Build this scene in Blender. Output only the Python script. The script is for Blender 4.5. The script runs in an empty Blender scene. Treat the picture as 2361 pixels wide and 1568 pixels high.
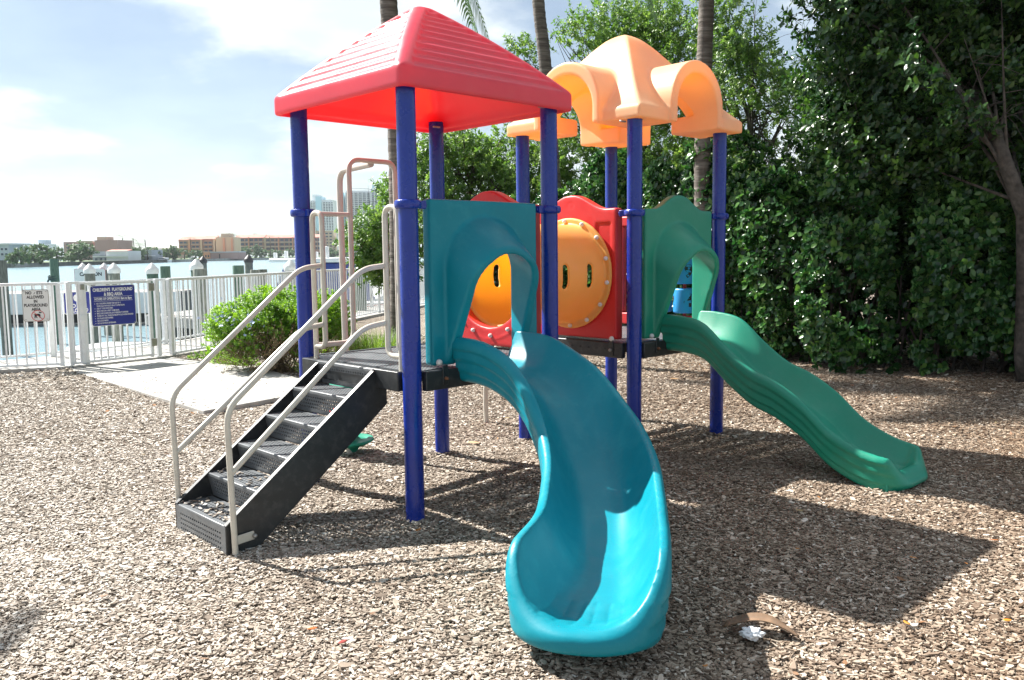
import bpy, bmesh, math, random
import numpy as np
import openvdb as vdb
from mathutils import Vector, Matrix, Euler
random.seed(7); RNG = np.random.default_rng(7)
rad = math.radians
SC = bpy.context.scene
COL = SC.collection

# ------------------------------------------------------------------ camera
FPX, PITCH, ROLL, EYE = 1982.55, rad(5.786), rad(-0.6695), 1.5991
fwd = np.array([0, math.cos(PITCH), -math.sin(PITCH)]); rgt0 = np.array([1., 0, 0]); up0 = np.cross(rgt0, fwd)
rgt = math.cos(ROLL)*rgt0 + math.sin(ROLL)*up0; upv = -math.sin(ROLL)*rgt0 + math.cos(ROLL)*up0
cd = bpy.data.cameras.new('camera'); cam = bpy.data.objects.new('camera', cd); COL.objects.link(cam)
cd.sensor_width = 36; cd.lens = FPX/2361*36; cd.clip_start = .05; cd.clip_end = 8000
m = Matrix.Identity(4)
for i in range(3): m[i][0], m[i][1], m[i][2] = rgt[i], upv[i], -fwd[i]
m[2][3] = EYE
cam.matrix_world = m
SC.camera = cam
def at(px, py, Y):            # survey helper: where a sight line of the photo meets the vertical plane at depth Y
    d = fwd + (px-1180.5)/FPX*rgt - (py-784)/FPX*upv
    return Vector((0, 0, EYE)) + Vector(d)*(Y/d[1])
def gz(px, py, z=0.):
    d = fwd + (px-1180.5)/FPX*rgt - (py-784)/FPX*upv
    return Vector((0, 0, EYE)) + Vector(d)*((z-EYE)/d[2])

# ------------------------------------------------------------------ light
SUN_EL = rad(45.5); SUN_AZ = math.atan2(-.84, .543)          # clockwise from +Y
sun_dir = Vector((math.sin(SUN_AZ)*math.cos(SUN_EL), math.cos(SUN_AZ)*math.cos(SUN_EL), math.sin(SUN_EL)))
ld = bpy.data.lights.new('sun', 'SUN'); ld.energy = 5.0; ld.angle = rad(.55); ld.color = (1, .965, .9)
so = bpy.data.objects.new('sun', ld); COL.objects.link(so); so.rotation_euler = (-sun_dir).to_track_quat('-Z', 'Y').to_euler()
SC.view_settings.view_transform = 'Standard'; SC.view_settings.look = 'None'
SC.view_settings.exposure = 1.5; SC.view_settings.gamma = 1; SC.view_settings.use_curve_mapping = False

W = bpy.data.worlds.new('World'); SC.world = W; W.use_nodes = True
wn, wl = W.node_tree.nodes, W.node_tree.links; wn.clear()
def N(nodes, t, **k):
    n = nodes.new(t)
    for a, b in k.items():
        if a in n.inputs.keys(): n.inputs[a].default_value = b
        else: setattr(n, a, b)
    return n
out = wn.new('ShaderNodeOutputWorld'); bg = wn.new('ShaderNodeBackground'); bg.inputs[1].default_value = .041
sky = wn.new('ShaderNodeTexSky'); sky.sky_type = 'NISHITA'; sky.sun_disc = False
sky.sun_elevation = SUN_EL; sky.sun_rotation = SUN_AZ; sky.air_density = 1.0; sky.dust_density = .35; sky.ozone_density = 1.2
tc = wn.new('ShaderNodeTexCoord'); sep = wn.new('ShaderNodeSeparateXYZ'); wl.new(tc.outputs['Generated'], sep.inputs[0])
def wmath(op, a, b=None, c=None, clamp=False):
    n = wn.new('ShaderNodeMath'); n.operation = op; n.use_clamp = clamp
    for i, v in enumerate((a, b, c)):
        if v is None: continue
        if isinstance(v, (int, float)): n.inputs[i].default_value = v
        else: wl.new(v, n.inputs[i])
    return n.outputs[0]
zz = wmath('MAXIMUM', sep.outputs[2], .0)
# cloud deck: direction projected on a slab overhead
den = wmath('ADD', zz, .22)
cx = wmath('DIVIDE', sep.outputs[0], den); cy = wmath('DIVIDE', sep.outputs[1], den)
cmb = wn.new('ShaderNodeCombineXYZ'); wl.new(cx, cmb.inputs[0]); wl.new(cy, cmb.inputs[1])
mp = wn.new('ShaderNodeMapping'); mp.inputs[1].default_value = (2.2, 9.1, 0); wl.new(cmb.outputs[0], mp.inputs[0])
n1 = N(wn, 'ShaderNodeTexNoise'); n1.inputs['Scale'].default_value = 1.35; n1.inputs['Detail'].default_value = 9; n1.inputs['Roughness'].default_value = .52
wl.new(mp.outputs[0], n1.inputs['Vector'])
r1 = wn.new('ShaderNodeMapRange'); r1.interpolation_type = 'SMOOTHSTEP'; r1.inputs[1].default_value = .465; r1.inputs[2].default_value = .60
wl.new(n1.outputs[0], r1.inputs[0])
# low white haze towards the horizon
hz = wmath('POWER', wmath('SUBTRACT', 1., zz, clamp=True), 7.)
fac = wmath('ADD', wmath('ADD', wmath('MULTIPLY', r1.outputs[0], .84), .19), wmath('MULTIPLY', hz, .32), clamp=True)
n2 = N(wn, 'ShaderNodeTexNoise'); n2.inputs['Scale'].default_value = 3.0; n2.inputs['Detail'].default_value = 6; wl.new(mp.outputs[0], n2.inputs['Vector'])
r2 = wn.new('ShaderNodeMapRange'); r2.inputs[1].default_value = .35; r2.inputs[2].default_value = .7; r2.inputs[3].default_value = .84; r2.inputs[4].default_value = 1.15
wl.new(n2.outputs[0], r2.inputs[0])
cc = wn.new('ShaderNodeVectorMath'); cc.operation = 'SCALE'; cc.inputs[0].default_value = (9.0, 9.8, 10.2)
dp = wn.new('ShaderNodeVectorMath'); dp.operation = 'DOT_PRODUCT'; dp.inputs[1].default_value = tuple(sun_dir); wl.new(tc.outputs['Generated'], dp.inputs[0])
fs = wn.new('ShaderNodeMapRange'); fs.inputs[1].default_value = -.6; fs.inputs[2].default_value = .8; fs.inputs[3].default_value = .82; fs.inputs[4].default_value = 1.05; wl.new(dp.outputs['Value'], fs.inputs[0])   # thin cloud is brighter towards the sun
wl.new(wmath('MULTIPLY', r2.outputs[0], fs.outputs[0]), cc.inputs[3])
mx = wn.new('ShaderNodeMix'); mx.data_type = 'RGBA'; wl.new(fac, mx.inputs[0]); wl.new(sky.outputs[0], mx.inputs[6]); wl.new(cc.outputs[0], mx.inputs[7])
wl.new(mx.outputs[2], bg.inputs[0]); wl.new(bg.outputs[0], out.inputs[0])
SC.cycles.max_bounces = 8; SC.cycles.transparent_max_bounces = 8; SC.cycles.sample_clamp_indirect = 8

# ------------------------------------------------------------------ helpers
def tag(o, label=None, cat=None, group=None, kind=None):
    for k, v in (('label', label), ('category', cat), ('group', group), ('kind', kind)):
        if v: o[k] = v
    return o
def link(o, parent=None):
    COL.objects.link(o)
    if parent: o.parent = parent
    return o
def empty(name, loc=(0, 0, 0), rz=0, **k):
    o = bpy.data.objects.new(name, None); o.empty_display_size = .1; link(o); o.location = loc; o.rotation_euler = (0, 0, rz)
    return tag(o, **k)
def setmesh(name, V, Fs, mat, parent=None, smooth=True, ang=35):
    me = bpy.data.meshes.new(name)
    me.from_pydata([tuple(v) for v in V], [], [tuple(f) for f in Fs])
    me.materials.append(mat)
    if smooth:
        me.shade_smooth()
        if ang: me.set_sharp_from_angle(angle=rad(ang))
    me.update()
    o = bpy.data.objects.new(name, me); link(o, parent); return o
def fastmesh(name, V, Q, mat, parent=None, smooth=True, ang=None):
    V = np.asarray(V, np.float32); Q = np.asarray(Q, np.int32); n = Q.shape[1]
    me = bpy.data.meshes.new(name); me.vertices.add(len(V)); me.vertices.foreach_set('co', V.ravel())
    me.loops.add(Q.size); me.loops.foreach_set('vertex_index', Q.ravel())
    me.polygons.add(len(Q)); me.polygons.foreach_set('loop_start', np.arange(0, Q.size, n, dtype=np.int32))
    me.update(calc_edges=True); me.validate()
    if mat: me.materials.append(mat)
    if smooth: me.shade_smooth()
    if smooth and ang: me.set_sharp_from_angle(angle=rad(ang))
    o = bpy.data.objects.new(name, me); link(o, parent); return o
class MB:
    def __init__(s): s.V = []; s.F = []
    def add(s, V, F):
        b = len(s.V); s.V += [tuple(v) for v in V]; s.F += [tuple(i+b for i in f) for f in F]; return s
    def box(s, x0, x1, y0, y1, z0, z1, M=None):
        V = [Vector((x, y, z)) for z in (z0, z1) for y in (y0, y1) for x in (x0, x1)]
        if M: V = [M @ v for v in V]
        return s.add(V, [(0, 2, 3, 1), (4, 5, 7, 6), (0, 1, 5, 4), (2, 6, 7, 3), (0, 4, 6, 2), (1, 3, 7, 5)])
    def beam(s, a, b, w, h, up=Vector((0, 0, 1))):
        a, b = Vector(a), Vector(b); d = (b-a); L = d.length; d.normalize(); x = d.cross(up)
        if x.length < 1e-4: x = Vector((1, 0, 0))
        x.normalize(); z = x.cross(d); M = Matrix.Translation(a) @ Matrix((x, d, z)).transposed().to_4x4()
        return s.box(-w/2, w/2, 0, L, -h/2, h/2, M)
    def tube(s, path, r, n=12, cap=True):
        P = [Vector(p) for p in path]; R = r if isinstance(r, (list, tuple)) else [r]*len(P)
        V = []; F = []; T = (P[1]-P[0]).normalized(); a = T.orthogonal().normalized()
        for i, p in enumerate(P):
            t = (P[min(i+1, len(P)-1)]-P[max(i-1, 0)]).normalized()
            a = (a - t*a.dot(t)).normalized(); b = t.cross(a)
            for k in range(n):
                c = 2*math.pi*k/n; V.append(p+(a*math.cos(c)+b*math.sin(c))*R[i])
        for i in range(len(P)-1):
            for k in range(n):
                k2 = (k+1) % n; F.append((i*n+k, i*n+k2, (i+1)*n+k2, (i+1)*n+k))
        if cap: F.append(tuple(range(n-1, -1, -1))); F.append(tuple(range((len(P)-1)*n, len(P)*n)))
        return s.add(V, F)
    def lathe(s, prof, n=24, c=(0, 0, 0), M=None):        # prof (r, z) bottom to top
        V = []; F = []
        for r, z in prof:
            for k in range(n):
                t = 2*math.pi*k/n; v = Vector((r*math.cos(t)+c[0], r*math.sin(t)+c[1], z+c[2])); V.append(M @ v if M else v)
        for i in range(len(prof)-1):
            for k in range(n):
                k2 = (k+1) % n; F.append((i*n+k, i*n+k2, (i+1)*n+k2, (i+1)*n+k))
        F.append(tuple(range(n-1, -1, -1))); F.append(tuple(range((len(prof)-1)*n, len(prof)*n)))
        return s.add(V, F)
    def prism(s, poly, z0, z1, M=None):                    # poly in xy, counter-clockwise
        n = len(poly); V = [Vector((x, y, z0)) for x, y in poly]+[Vector((x, y, z1)) for x, y in poly]
        if M: V = [M @ v for v in V]
        return s.add(V, [tuple(range(n-1, -1, -1)), tuple(range(n, 2*n))]+[(i, (i+1) % n, n+(i+1) % n, n+i) for i in range(n)])
    def build(s, name, mat, parent=None, smooth=True, ang=35, bev=0, seg=2):
        o = setmesh(name, s.V, s.F, mat, parent, smooth, ang)
        if bev:
            b = o.modifiers.new('bevel', 'BEVEL'); b.width = bev; b.segments = seg; b.limit_method = 'ANGLE'; b.angle_limit = rad(40)
            b.harden_normals = False
        return o
def bend(pts, r=.06, n=5):                                 # polyline with rounded corners
    P = [Vector(p) for p in pts]; out = [P[0]]
    for i in range(1, len(P)-1):
        a, b, c = P[i-1], P[i], P[i+1]; rr = min(r, (a-b).length*.49, (c-b).length*.49)
        p, q = b+(a-b).normalized()*rr, b+(c-b).normalized()*rr
        for k in range(n+1):
            t = k/n; out.append(p*(1-t)**2+b*2*t*(1-t)+q*t*t)
    out.append(P[-1]); return out
def copy_of(o, parent=None, loc=None, rot=None, scale=None):
    c = o.copy(); COL.objects.link(c); c.parent = parent if parent else None
    if loc is not None: c.location = loc
    if rot is not None: c.rotation_euler = rot
    if scale is not None: c.scale = scale
    return c
# signed-distance modelling (numpy + openvdb) for rotomoulded plastic
def smax(k, *a):
    r = a[0]
    for b in a[1:]:
        h = np.clip(.5+.5*(r-b)/k, 0, 1); r = b*(1-h)+r*h+k*h*(1-h)
    return r
def smin(k, *a): return -smax(k, *[-x for x in a])
def sst(a, b, x):
    t = np.clip((x-a)/(b-a), 0, 1); return t*t*(3-2*t)
def sdf_mesh(name, fn, lo, hi, vox, mat, parent=None):
    ax = [np.arange(l, h+vox, vox, dtype=np.float32) for l, h in zip(lo, hi)]
    X, Y, Z = np.meshgrid(*ax, indexing='ij', sparse=False)
    f = fn(X, Y, Z).astype(np.float32)
    for a in range(3):                                     # keep it closed
        sl = [slice(None)]*3
        for e in (0, -1): sl[a] = e; f[tuple(sl)] = np.maximum(f[tuple(sl)], vox)
    g = vdb.FloatGrid(background=1.); g.copyFromArray(f)
    P, Q = g.convertToQuads(0.)
    P = P*vox+np.array(lo)
    Q = np.asarray(Q)
    # orientation
    a, b, c, d = (P[Q[:, i]] for i in range(4)); vol = (np.cross(b-a, c-a)*a).sum()+(np.cross(c-a, d-a)*a).sum()
    if vol < 0: Q = Q[:, ::-1].copy()
    return fastmesh(name, P, Q, mat, parent)

# ------------------------------------------------------------------ materials
MATS = {}
def newmat(name):
    m = bpy.data.materials.new(name); m.use_nodes = True; nt = m.node_tree; nt.nodes.clear()
    o = nt.nodes.new('ShaderNodeOutputMaterial'); p = nt.nodes.new('ShaderNodeBsdfPrincipled'); nt.links.new(p.outputs[0], o.inputs[0])
    MATS[name] = m; return m, nt.nodes, nt.links, p, o
def ramp(n, pts):
    r = n.new('ShaderNodeValToRGB'); e = r.color_ramp.elements
    while len(e) < len(pts): e.new(.5)
    for x, (p, c) in zip(e, pts): x.position = p; x.color = (*c, 1) if len(c) == 3 else c
    return r
def mat(name, col, rough=.5, metal=0, var=.12, scale=6, bump=0, bscale=60, coat=0, spec=.5, dirt=None, trans=0, tcol=None, coord='Object', detail=5, wear=0):
    m, n, l, p, o = newmat(name)
    t = n.new('ShaderNodeTexCoord'); ns = n.new('ShaderNodeTexNoise'); ns.inputs['Scale'].default_value = scale; ns.inputs['Detail'].default_value = detail
    l.new(t.outputs[coord], ns.inputs['Vector'])
    lo = tuple(max(0, c*(1-var)) for c in col); hi = tuple(min(1, c*(1+var)) for c in col)
    r = ramp(n, [(.32, lo), (.68, hi)]); l.new(ns.outputs[0], r.inputs[0]); colo = r.outputs[0]
    if dirt:                                                # (colour, amount, scale)
        nd = n.new('ShaderNodeTexNoise'); nd.inputs['Scale'].default_value = dirt[2]; nd.inputs['Detail'].default_value = 10; nd.inputs['Roughness'].default_value = .7
        l.new(t.outputs[coord], nd.inputs['Vector']); rd = ramp(n, [(.5, (0, 0, 0)), (.74, (1, 1, 1))]); l.new(nd.outputs[0], rd.inputs[0])
        mm = n.new('ShaderNodeMath'); mm.operation = 'MULTIPLY'; mm.inputs[1].default_value = dirt[1]; l.new(rd.outputs[0], mm.inputs[0])
        mx = n.new('ShaderNodeMix'); mx.data_type = 'RGBA'; l.new(mm.outputs[0], mx.inputs[0]); l.new(colo, mx.inputs[6]); mx.inputs[7].default_value = (*dirt[0], 1); colo = mx.outputs[2]
    l.new(colo, p.inputs['Base Color'])
    rr = n.new('ShaderNodeMapRange'); rr.inputs[3].default_value = max(.02, rough-.08); rr.inputs[4].default_value = min(1, rough+.1)
    n3 = n.new('ShaderNodeTexNoise'); n3.inputs['Scale'].default_value = scale*3.1; n3.inputs['Detail'].default_value = 6; l.new(t.outputs[coord], n3.inputs['Vector'])
    l.new(n3.outputs[0], rr.inputs[0]); l.new(rr.outputs[0], p.inputs['Roughness'])
    if wear:
        ms_ = n.new('ShaderNodeMapping'); ms_.inputs['Scale'].default_value = (26, 7, 9); ms_.inputs['Rotation'].default_value = (.2, .3, .5); l.new(t.outputs[coord], ms_.inputs[0])
        nw = n.new('ShaderNodeTexNoise'); nw.inputs['Scale'].default_value = 3.2; nw.inputs['Detail'].default_value = 9; nw.inputs['Roughness'].default_value = .75; l.new(ms_.outputs[0], nw.inputs['Vector'])
        rw = ramp(n, [(.60, (0, 0, 0)), (.70, (1, 1, 1))]); l.new(nw.outputs[0], rw.inputs[0])
        mw = n.new('ShaderNodeMath'); mw.operation = 'MULTIPLY'; mw.inputs[1].default_value = wear; l.new(rw.outputs[0], mw.inputs[0])
        xw = n.new('ShaderNodeMix'); xw.data_type = 'RGBA'; l.new(mw.outputs[0], xw.inputs[0]); l.new(colo, xw.inputs[6]); xw.inputs[7].default_value = (*[min(1, c*.75+.14) for c in col], 1); l.new(xw.outputs[2], p.inputs['Base Color'])
        rr.inputs[3].default_value = max(.05, rough-.12); rr.inputs[4].default_value = rough+.22
    p.inputs['Metallic'].default_value = metal; p.inputs['Specular IOR Level'].default_value = spec; p.inputs['Coat Weight'].default_value = coat
    p.inputs['Coat Roughness'].default_value = .12
    if bump:
        nb = n.new('ShaderNodeTexNoise'); nb.inputs['Scale'].default_value = bscale; nb.inputs['Detail'].default_value = 4; l.new(t.outputs[coord], nb.inputs['Vector'])
        b = n.new('ShaderNodeBump'); b.inputs['Strength'].default_value = 1; b.inputs['Distance'].default_value = bump; l.new(nb.outputs[0], b.inputs['Height']); l.new(b.outputs[0], p.inputs['Normal'])
    if trans:
        tr = n.new('ShaderNodeBsdfTranslucent'); tr.inputs[0].default_value = (*(tcol or col), 1)
        ms = n.new('ShaderNodeMixShader'); ms.inputs[0].default_value = trans; l.new(p.outputs[0], ms.inputs[1]); l.new(tr.outputs[0], ms.inputs[2]); l.new(ms.outputs[0], o.inputs[0])
    return m
M_blue = mat('blue powder coated steel', (.005, .028, .27), .24, var=.12, scale=4, coat=.2, spec=.4, dirt=((.03, .05, .30), .35, 16), wear=.12)
M_teal = mat('teal moulded plastic', (.002, .21, .275), .34, var=.07, scale=2.2, bump=.0005, bscale=90, spec=.28, dirt=((.04, .32, .37), .4, 6), wear=.28)
M_green = mat('green moulded plastic', (.008, .235, .15), .38, var=.09, scale=2.2, bump=.0005, bscale=90, dirt=((.08, .3, .22), .3, 5), wear=.28)
M_red = mat('red moulded plastic', (.60, .022, .025), .42, var=.06, scale=3, bump=.0005, bscale=120, dirt=((.6, .1, .1), .35, 4), wear=.2)
M_redroof = mat('sun faded red roof plastic', (.70, .07, .12), .34, spec=1.0, var=.06, scale=3, bump=.0007, bscale=120, trans=.42, tcol=(.95, .06, .04), dirt=((.7, .13, .14), .45, 4), wear=.3)
M_yel = mat('yellow orange moulded plastic', (.94, .64, .20), .42, var=.05, scale=3, bump=.0005, bscale=120, trans=.48, tcol=(1, .62, .01), dirt=((.92, .6, .34), .4, 4))
M_yroof = mat('sun bleached yellow roof plastic', (.95, .76, .49), .38, var=.04, scale=3, bump=.0005, bscale=120, trans=.48, tcol=(1, .50, .008), dirt=((.93, .62, .36), .4, 4))
M_beige = mat('beige powder coated tube', (.56, .53, .46), .42, var=.06, scale=12, coat=.2, dirt=((.42, .33, .25), .4, 14))
M_pinkb = mat('reddish mottled beige tube', (.56, .52, .46), .42, var=.06, scale=10, coat=.2, dirt=((.5, .36, .3), .45, 12))  # beige with random redder blotches
M_char = mat('charcoal vinyl coated steel', (.022, .025, .028), .36, var=.15, scale=9, bump=.0006, bscale=200, dirt=((.13, .125, .12), .35, 18))
M_white = mat('white painted aluminium', (.74, .76, .77), .42, var=.05, scale=7, dirt=((.5, .48, .44), .4, 16))
M_bolt = mat('white plastic bolt cap', (.75, .73, .70), .4, var=.05)
M_steel = mat('galvanised steel', (.35, .34, .32), .42, metal=.7, var=.15, scale=30)
M_tread = mat('sky lightened perforated steel', (.13, .14, .15), .38, var=.18, scale=9, bump=.0005, bscale=160, dirt=((.2, .19, .18), .35, 16))  # lighter than the charcoal: sky reflection on the treads put into the colour
M_rust = mat('rusty bolt steel', (.22, .1, .05), .7, metal=.3, var=.3, scale=60)
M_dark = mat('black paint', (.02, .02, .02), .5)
M_ltblue = mat('light blue moulded plastic', (.03, .33, .72), .35, var=.05, trans=.2, tcol=(.05, .45, .9))
M_lead = mat('black print', (.015, .015, .02), .6)
M_signw = mat('white aluminium sign face', (.72, .73, .72), .45, var=.04)
M_signb = mat('blue sign face', (.025, .035, .26), .4, var=.06)
M_signr = mat('red print', (.55, .05, .05), .5)
M_wprint = mat('white print', (.8, .8, .8), .5)
def wood(name, a, b, sc=(1, 1, 1), rough=.85):
    m, n, l, p, o = newmat(name)
    t = n.new('ShaderNodeTexCoord'); mp = n.new('ShaderNodeMapping'); mp.inputs['Scale'].default_value = sc; l.new(t.outputs['Object'], mp.inputs[0])
    ns = n.new('ShaderNodeTexNoise'); ns.inputs['Scale'].default_value = 9; ns.inputs['Detail'].default_value = 8; ns.inputs['Distortion'].default_value = .4; l.new(mp.outputs[0], ns.inputs['Vector'])
    oi = n.new('ShaderNodeObjectInfo'); r = ramp(n, [(.3, a), (.7, b)]); l.new(ns.outputs[0], r.inputs[0])
    hs = n.new('ShaderNodeHueSaturation'); mr = n.new('ShaderNodeMapRange'); mr.inputs[3].default_value = .75; mr.inputs[4].default_value = 1.2; l.new(oi.outputs['Random'], mr.inputs[0]); l.new(mr.outputs[0], hs.inputs['Value']); l.new(r.outputs[0], hs.inputs['Color'])
    l.new(hs.outputs[0], p.inputs['Base Color']); p.inputs['Roughness'].default_value = rough
    b = n.new('ShaderNodeBump'); b.inputs['Distance'].default_value = .004; l.new(ns.outputs[0], b.inputs['Height']); l.new(b.outputs[0], p.inputs['Normal']); return m
M_plank = wood('weathered dock board', (.26, .25, .24), (.48, .46, .43), (1, 6, 6))
M_pile = wood('weathered piling wood', (.10, .11, .095), (.26, .27, .23), (5, 5, .7))
M_pileg = wood('green treated piling wood', (.05, .09, .07), (.12, .19, .14), (5, 5, .7))
def bark_palm():
    m, n, l, p, o = newmat('ringed palm bark')
    t = n.new('ShaderNodeTexCoord'); mp = n.new('ShaderNodeMapping'); mp.inputs['Scale'].default_value = (1, 1, 9); l.new(t.outputs['Object'], mp.inputs[0])
    w = n.new('ShaderNodeTexNoise'); w.inputs['Scale'].default_value = 2.2; w.inputs['Detail'].default_value = 7; w.inputs['Roughness'].default_value = .65; l.new(mp.outputs[0], w.inputs['Vector'])
    r = ramp(n, [(.3, (.045, .036, .03)), (.5, (.125, .105, .09)), (.7, (.25, .225, .20))]); l.new(w.outputs[0], r.inputs[0]); l.new(r.outputs[0], p.inputs['Base Color'])
    p.inputs['Roughness'].default_value = .9; b = n.new('ShaderNodeBump'); b.inputs['Distance'].default_value = .02; l.new(w.outputs[0], b.inputs['Height']); l.new(b.outputs[0], p.inputs['Normal']); return m
M_palm = bark_palm()
M_bark = mat('grey brown bark', (.075, .063, .053), .9, var=.45, scale=14, bump=.015, bscale=30, detail=8)
M_twig = mat('twig bark', (.14, .11, .085), .9, var=.3)
M_conc = mat('weathered concrete', (.40, .385, .36), .85, var=.16, scale=2.6, bump=.002, bscale=120, dirt=((.22, .21, .19), .7, 1.7))
def leafmat(name, c0, c1, c2, rough=.42, trans=.38, spec=.5):
    m, n, l, p, o = newmat(name)
    oi = n.new('ShaderNodeObjectInfo'); g = n.new('ShaderNodeNewGeometry')
    ad = n.new('ShaderNodeMath'); ad.operation = 'ADD'; l.new(oi.outputs['Random'], ad.inputs[0]); l.new(g.outputs['Random Per Island'], ad.inputs[1])
    md = n.new('ShaderNodeMath'); md.operation = 'MULTIPLY'; md.inputs[1].default_value = .5; l.new(ad.outputs[0], md.inputs[0])
    r = ramp(n, [(.1, c0), (.5, c1), (.85, c2)]); l.new(md.outputs[0], r.inputs[0]); l.new(r.outputs[0], p.inputs['Base Color']); p.inputs['Roughness'].default_value = rough; p.inputs['Specular IOR Level'].default_value = spec
    tr = n.new('ShaderNodeBsdfTranslucent'); hs = n.new('ShaderNodeHueSaturation'); hs.inputs['Value'].default_value = 1.7; hs.inputs['Hue'].default_value = .49; hs.inputs['Saturation'].default_value = 1.15
    l.new(r.outputs[0], hs.inputs['Color']); l.new(hs.outputs[0], tr.inputs[0])
    ms = n.new('ShaderNodeMixShader'); ms.inputs[0].default_value = trans; l.new(p.outputs[0], ms.inputs[1]); l.new(tr.outputs[0], ms.inputs[2]); l.new(ms.outputs[0], o.inputs[0]); return m
L_clusia = leafmat('clusia leaf', (.012, .042, .014), (.028, .09, .024), (.11, .23, .055), .22, .28)
L_fig = leafmat('dark glossy leaf', (.007, .024, .009), (.017, .052, .014), (.07, .15, .032), .26, .26)
L_mid = leafmat('mid green leaf', (.06, .13, .03), (.11, .21, .05), (.22, .33, .09), .45, .42)
L_bush = leafmat('yellow green leaf', (.10, .20, .03), (.17, .33, .045), (.30, .45, .08), .45, .45)
L_far = leafmat('distant foliage', (.05, .10, .04), (.08, .15, .06), (.13, .2, .08), .6, .2)
L_palm = leafmat('palm leaflet', (.05, .10, .03), (.09, .16, .05), (.2, .24, .08), .4, .4)
L_grass = leafmat('grass blade', (.08, .14, .03), (.14, .24, .05), (.30, .25, .12), .5, .4)
L_brown = leafmat('dry brown twig leaf', (.10, .07, .04), (.16, .11, .06), (.22, .17, .08), .8, .15)

# ------------------------------------------------------------------ setting: ground, water
WATER = -1.2
def shore_x(y):                                             # waterfront line x(y) on the left
    return np.interp(y, [-60, 4, 11.0, 13.05, 14.2, 15.4, 17.9, 21.5, 26, 36, 60, 400], [-40, -24, -10.8, -7.98, -6.93, -6.38, -5.93, -5.33, -4.28, -1.78, 6, 120])
def hills(x, y):
    d = -.05*np.exp(-(((x-.78)/.42)**2+((y-2.85)/.35)**2))-.035*np.exp(-(((x-3.25)/.4)**2+((y-5.05)/.35)**2))+.028*np.exp(-(((x+1.72)/.5)**2+((y-4.75)/.4)**2))
    for px_, py_ in ((-.592, 5.023), (.256, 5.868), (-1.42, 5.943), (-.564, 6.735), (.926, 6.486), (1.74, 7.316)): d = d+.03*np.exp(-(((x-px_)/.16)**2+((y-py_)/.16)**2))
    return d+(np.sin(x*.9+.6*np.sin(y*.7))*.016+np.sin(y*1.3+x*.4)*.012+np.sin(x*3.1+y*2.3)*.004)
m_, n, l, p, o = newmat('mulch bed')
t = n.new('ShaderNodeTexCoord'); v1 = n.new('ShaderNodeTexVoronoi'); v1.inputs['Scale'].default_value = 42; v1.inputs['Randomness'].default_value = 1
mp = n.new('ShaderNodeMapping'); mp.inputs['Scale'].default_value = (1, 1.7, 1); l.new(t.outputs['Object'], mp.inputs[0]); l.new(mp.outputs[0], v1.inputs['Vector'])
ns = n.new('ShaderNodeTexNoise'); ns.inputs['Scale'].default_value = .7; ns.inputs['Detail'].default_value = 8; l.new(t.outputs['Object'], ns.inputs['Vector'])
sx = n.new('ShaderNodeSeparateColor'); l.new(v1.outputs['Color'], sx.inputs[0])
r = ramp(n, [(0, (.055, .04, .03)), (.35, (.17, .13, .10)), (.7, (.30, .26, .21)), (1, (.5, .46, .40))]); l.new(sx.outputs[0], r.inputs[0])
mx = n.new('ShaderNodeMix'); mx.data_type = 'RGBA'; mx.blend_type = 'MULTIPLY'; mx.inputs[0].default_value = .6; r2_ = ramp(n, [(.3, (.6, .5, .42)), (.7, (1.1, 1.08, 1.05))]); l.new(ns.outputs[0], r2_.inputs[0]); l.new(r.outputs[0], mx.inputs[6]); l.new(r2_.outputs[0], mx.inputs[7]); l.new(mx.outputs[2], p.inputs['Base Color'])
p.inputs['Roughness'].default_value = .95; b = n.new('ShaderNodeBump'); b.inputs['Distance'].default_value = .02; l.new(sx.outputs[1], b.inputs['Height']); l.new(b.outputs[0], p.inputs['Normal'])
M_mulch = m_
# ground: fine grid near, sparse far; cut along the waterfront
ys = np.concatenate([np.linspace(-60, 0, 7)[:-1], np.linspace(0, 17, 103), np.array([20, 24, 30, 40, 60, 100, 200, 400])])
V = []; Fq = []
us = np.concatenate([[-1e4], np.linspace(-12, 10, 133), np.array([14, 22, 35, 60, 120, 300, 700])])
for y in ys:
    x0 = float(shore_x(y))
    for u_ in us:
        x = max(x0, u_) if u_ < 100 else max(x0, u_)+x0*0; V.append((x, y, float(hills(x, y)) if (0 < y < 16.9 and -12 < x < 9.9) else 0.))
nu = len(us)
for j in range(len(ys)-1):
    for i in range(nu-1): Fq.append((j*nu+i, j*nu+i+1, (j+1)*nu+i+1, (j+1)*nu+i))
g = fastmesh('ground', V, Fq, M_mulch); tag(g, kind='structure')
# seawall face below the waterfront
b = MB(); pts = [(float(shore_x(y)), y) for y in (-60, 4, 11, 13.05, 14.2, 15.4, 17.9, 21.5, 26, 36, 60, 400)]
for a, c in zip(pts[:-1], pts[1:]): b.beam((a[0]+.02, a[1], -1.0), (c[0]+.02, c[1], -1.0), .3, 1.98)
tag(b.build('seawall', M_conc, smooth=False), 'pale concrete seawall below the boardwalk at the water', 'seawall')
m_, n, l, p, o = newmat('bay water'); p.inputs['Base Color'].default_value = (.20, .30, .34, 1); p.inputs['Roughness'].default_value = .2; p.inputs['IOR'].default_value = 1.33
t = n.new('ShaderNodeTexCoord'); mp = n.new('ShaderNodeMapping'); mp.inputs['Scale'].default_value = (.7, 1.5, 1); l.new(t.outputs['Object'], mp.inputs[0])
ns = n.new('ShaderNodeTexNoise'); ns.inputs['Scale'].default_value = 1.6; ns.inputs['Detail'].default_value = 7; ns.inputs['Roughness'].default_value = .6; l.new(mp.outputs[0], ns.inputs['Vector'])
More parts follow.
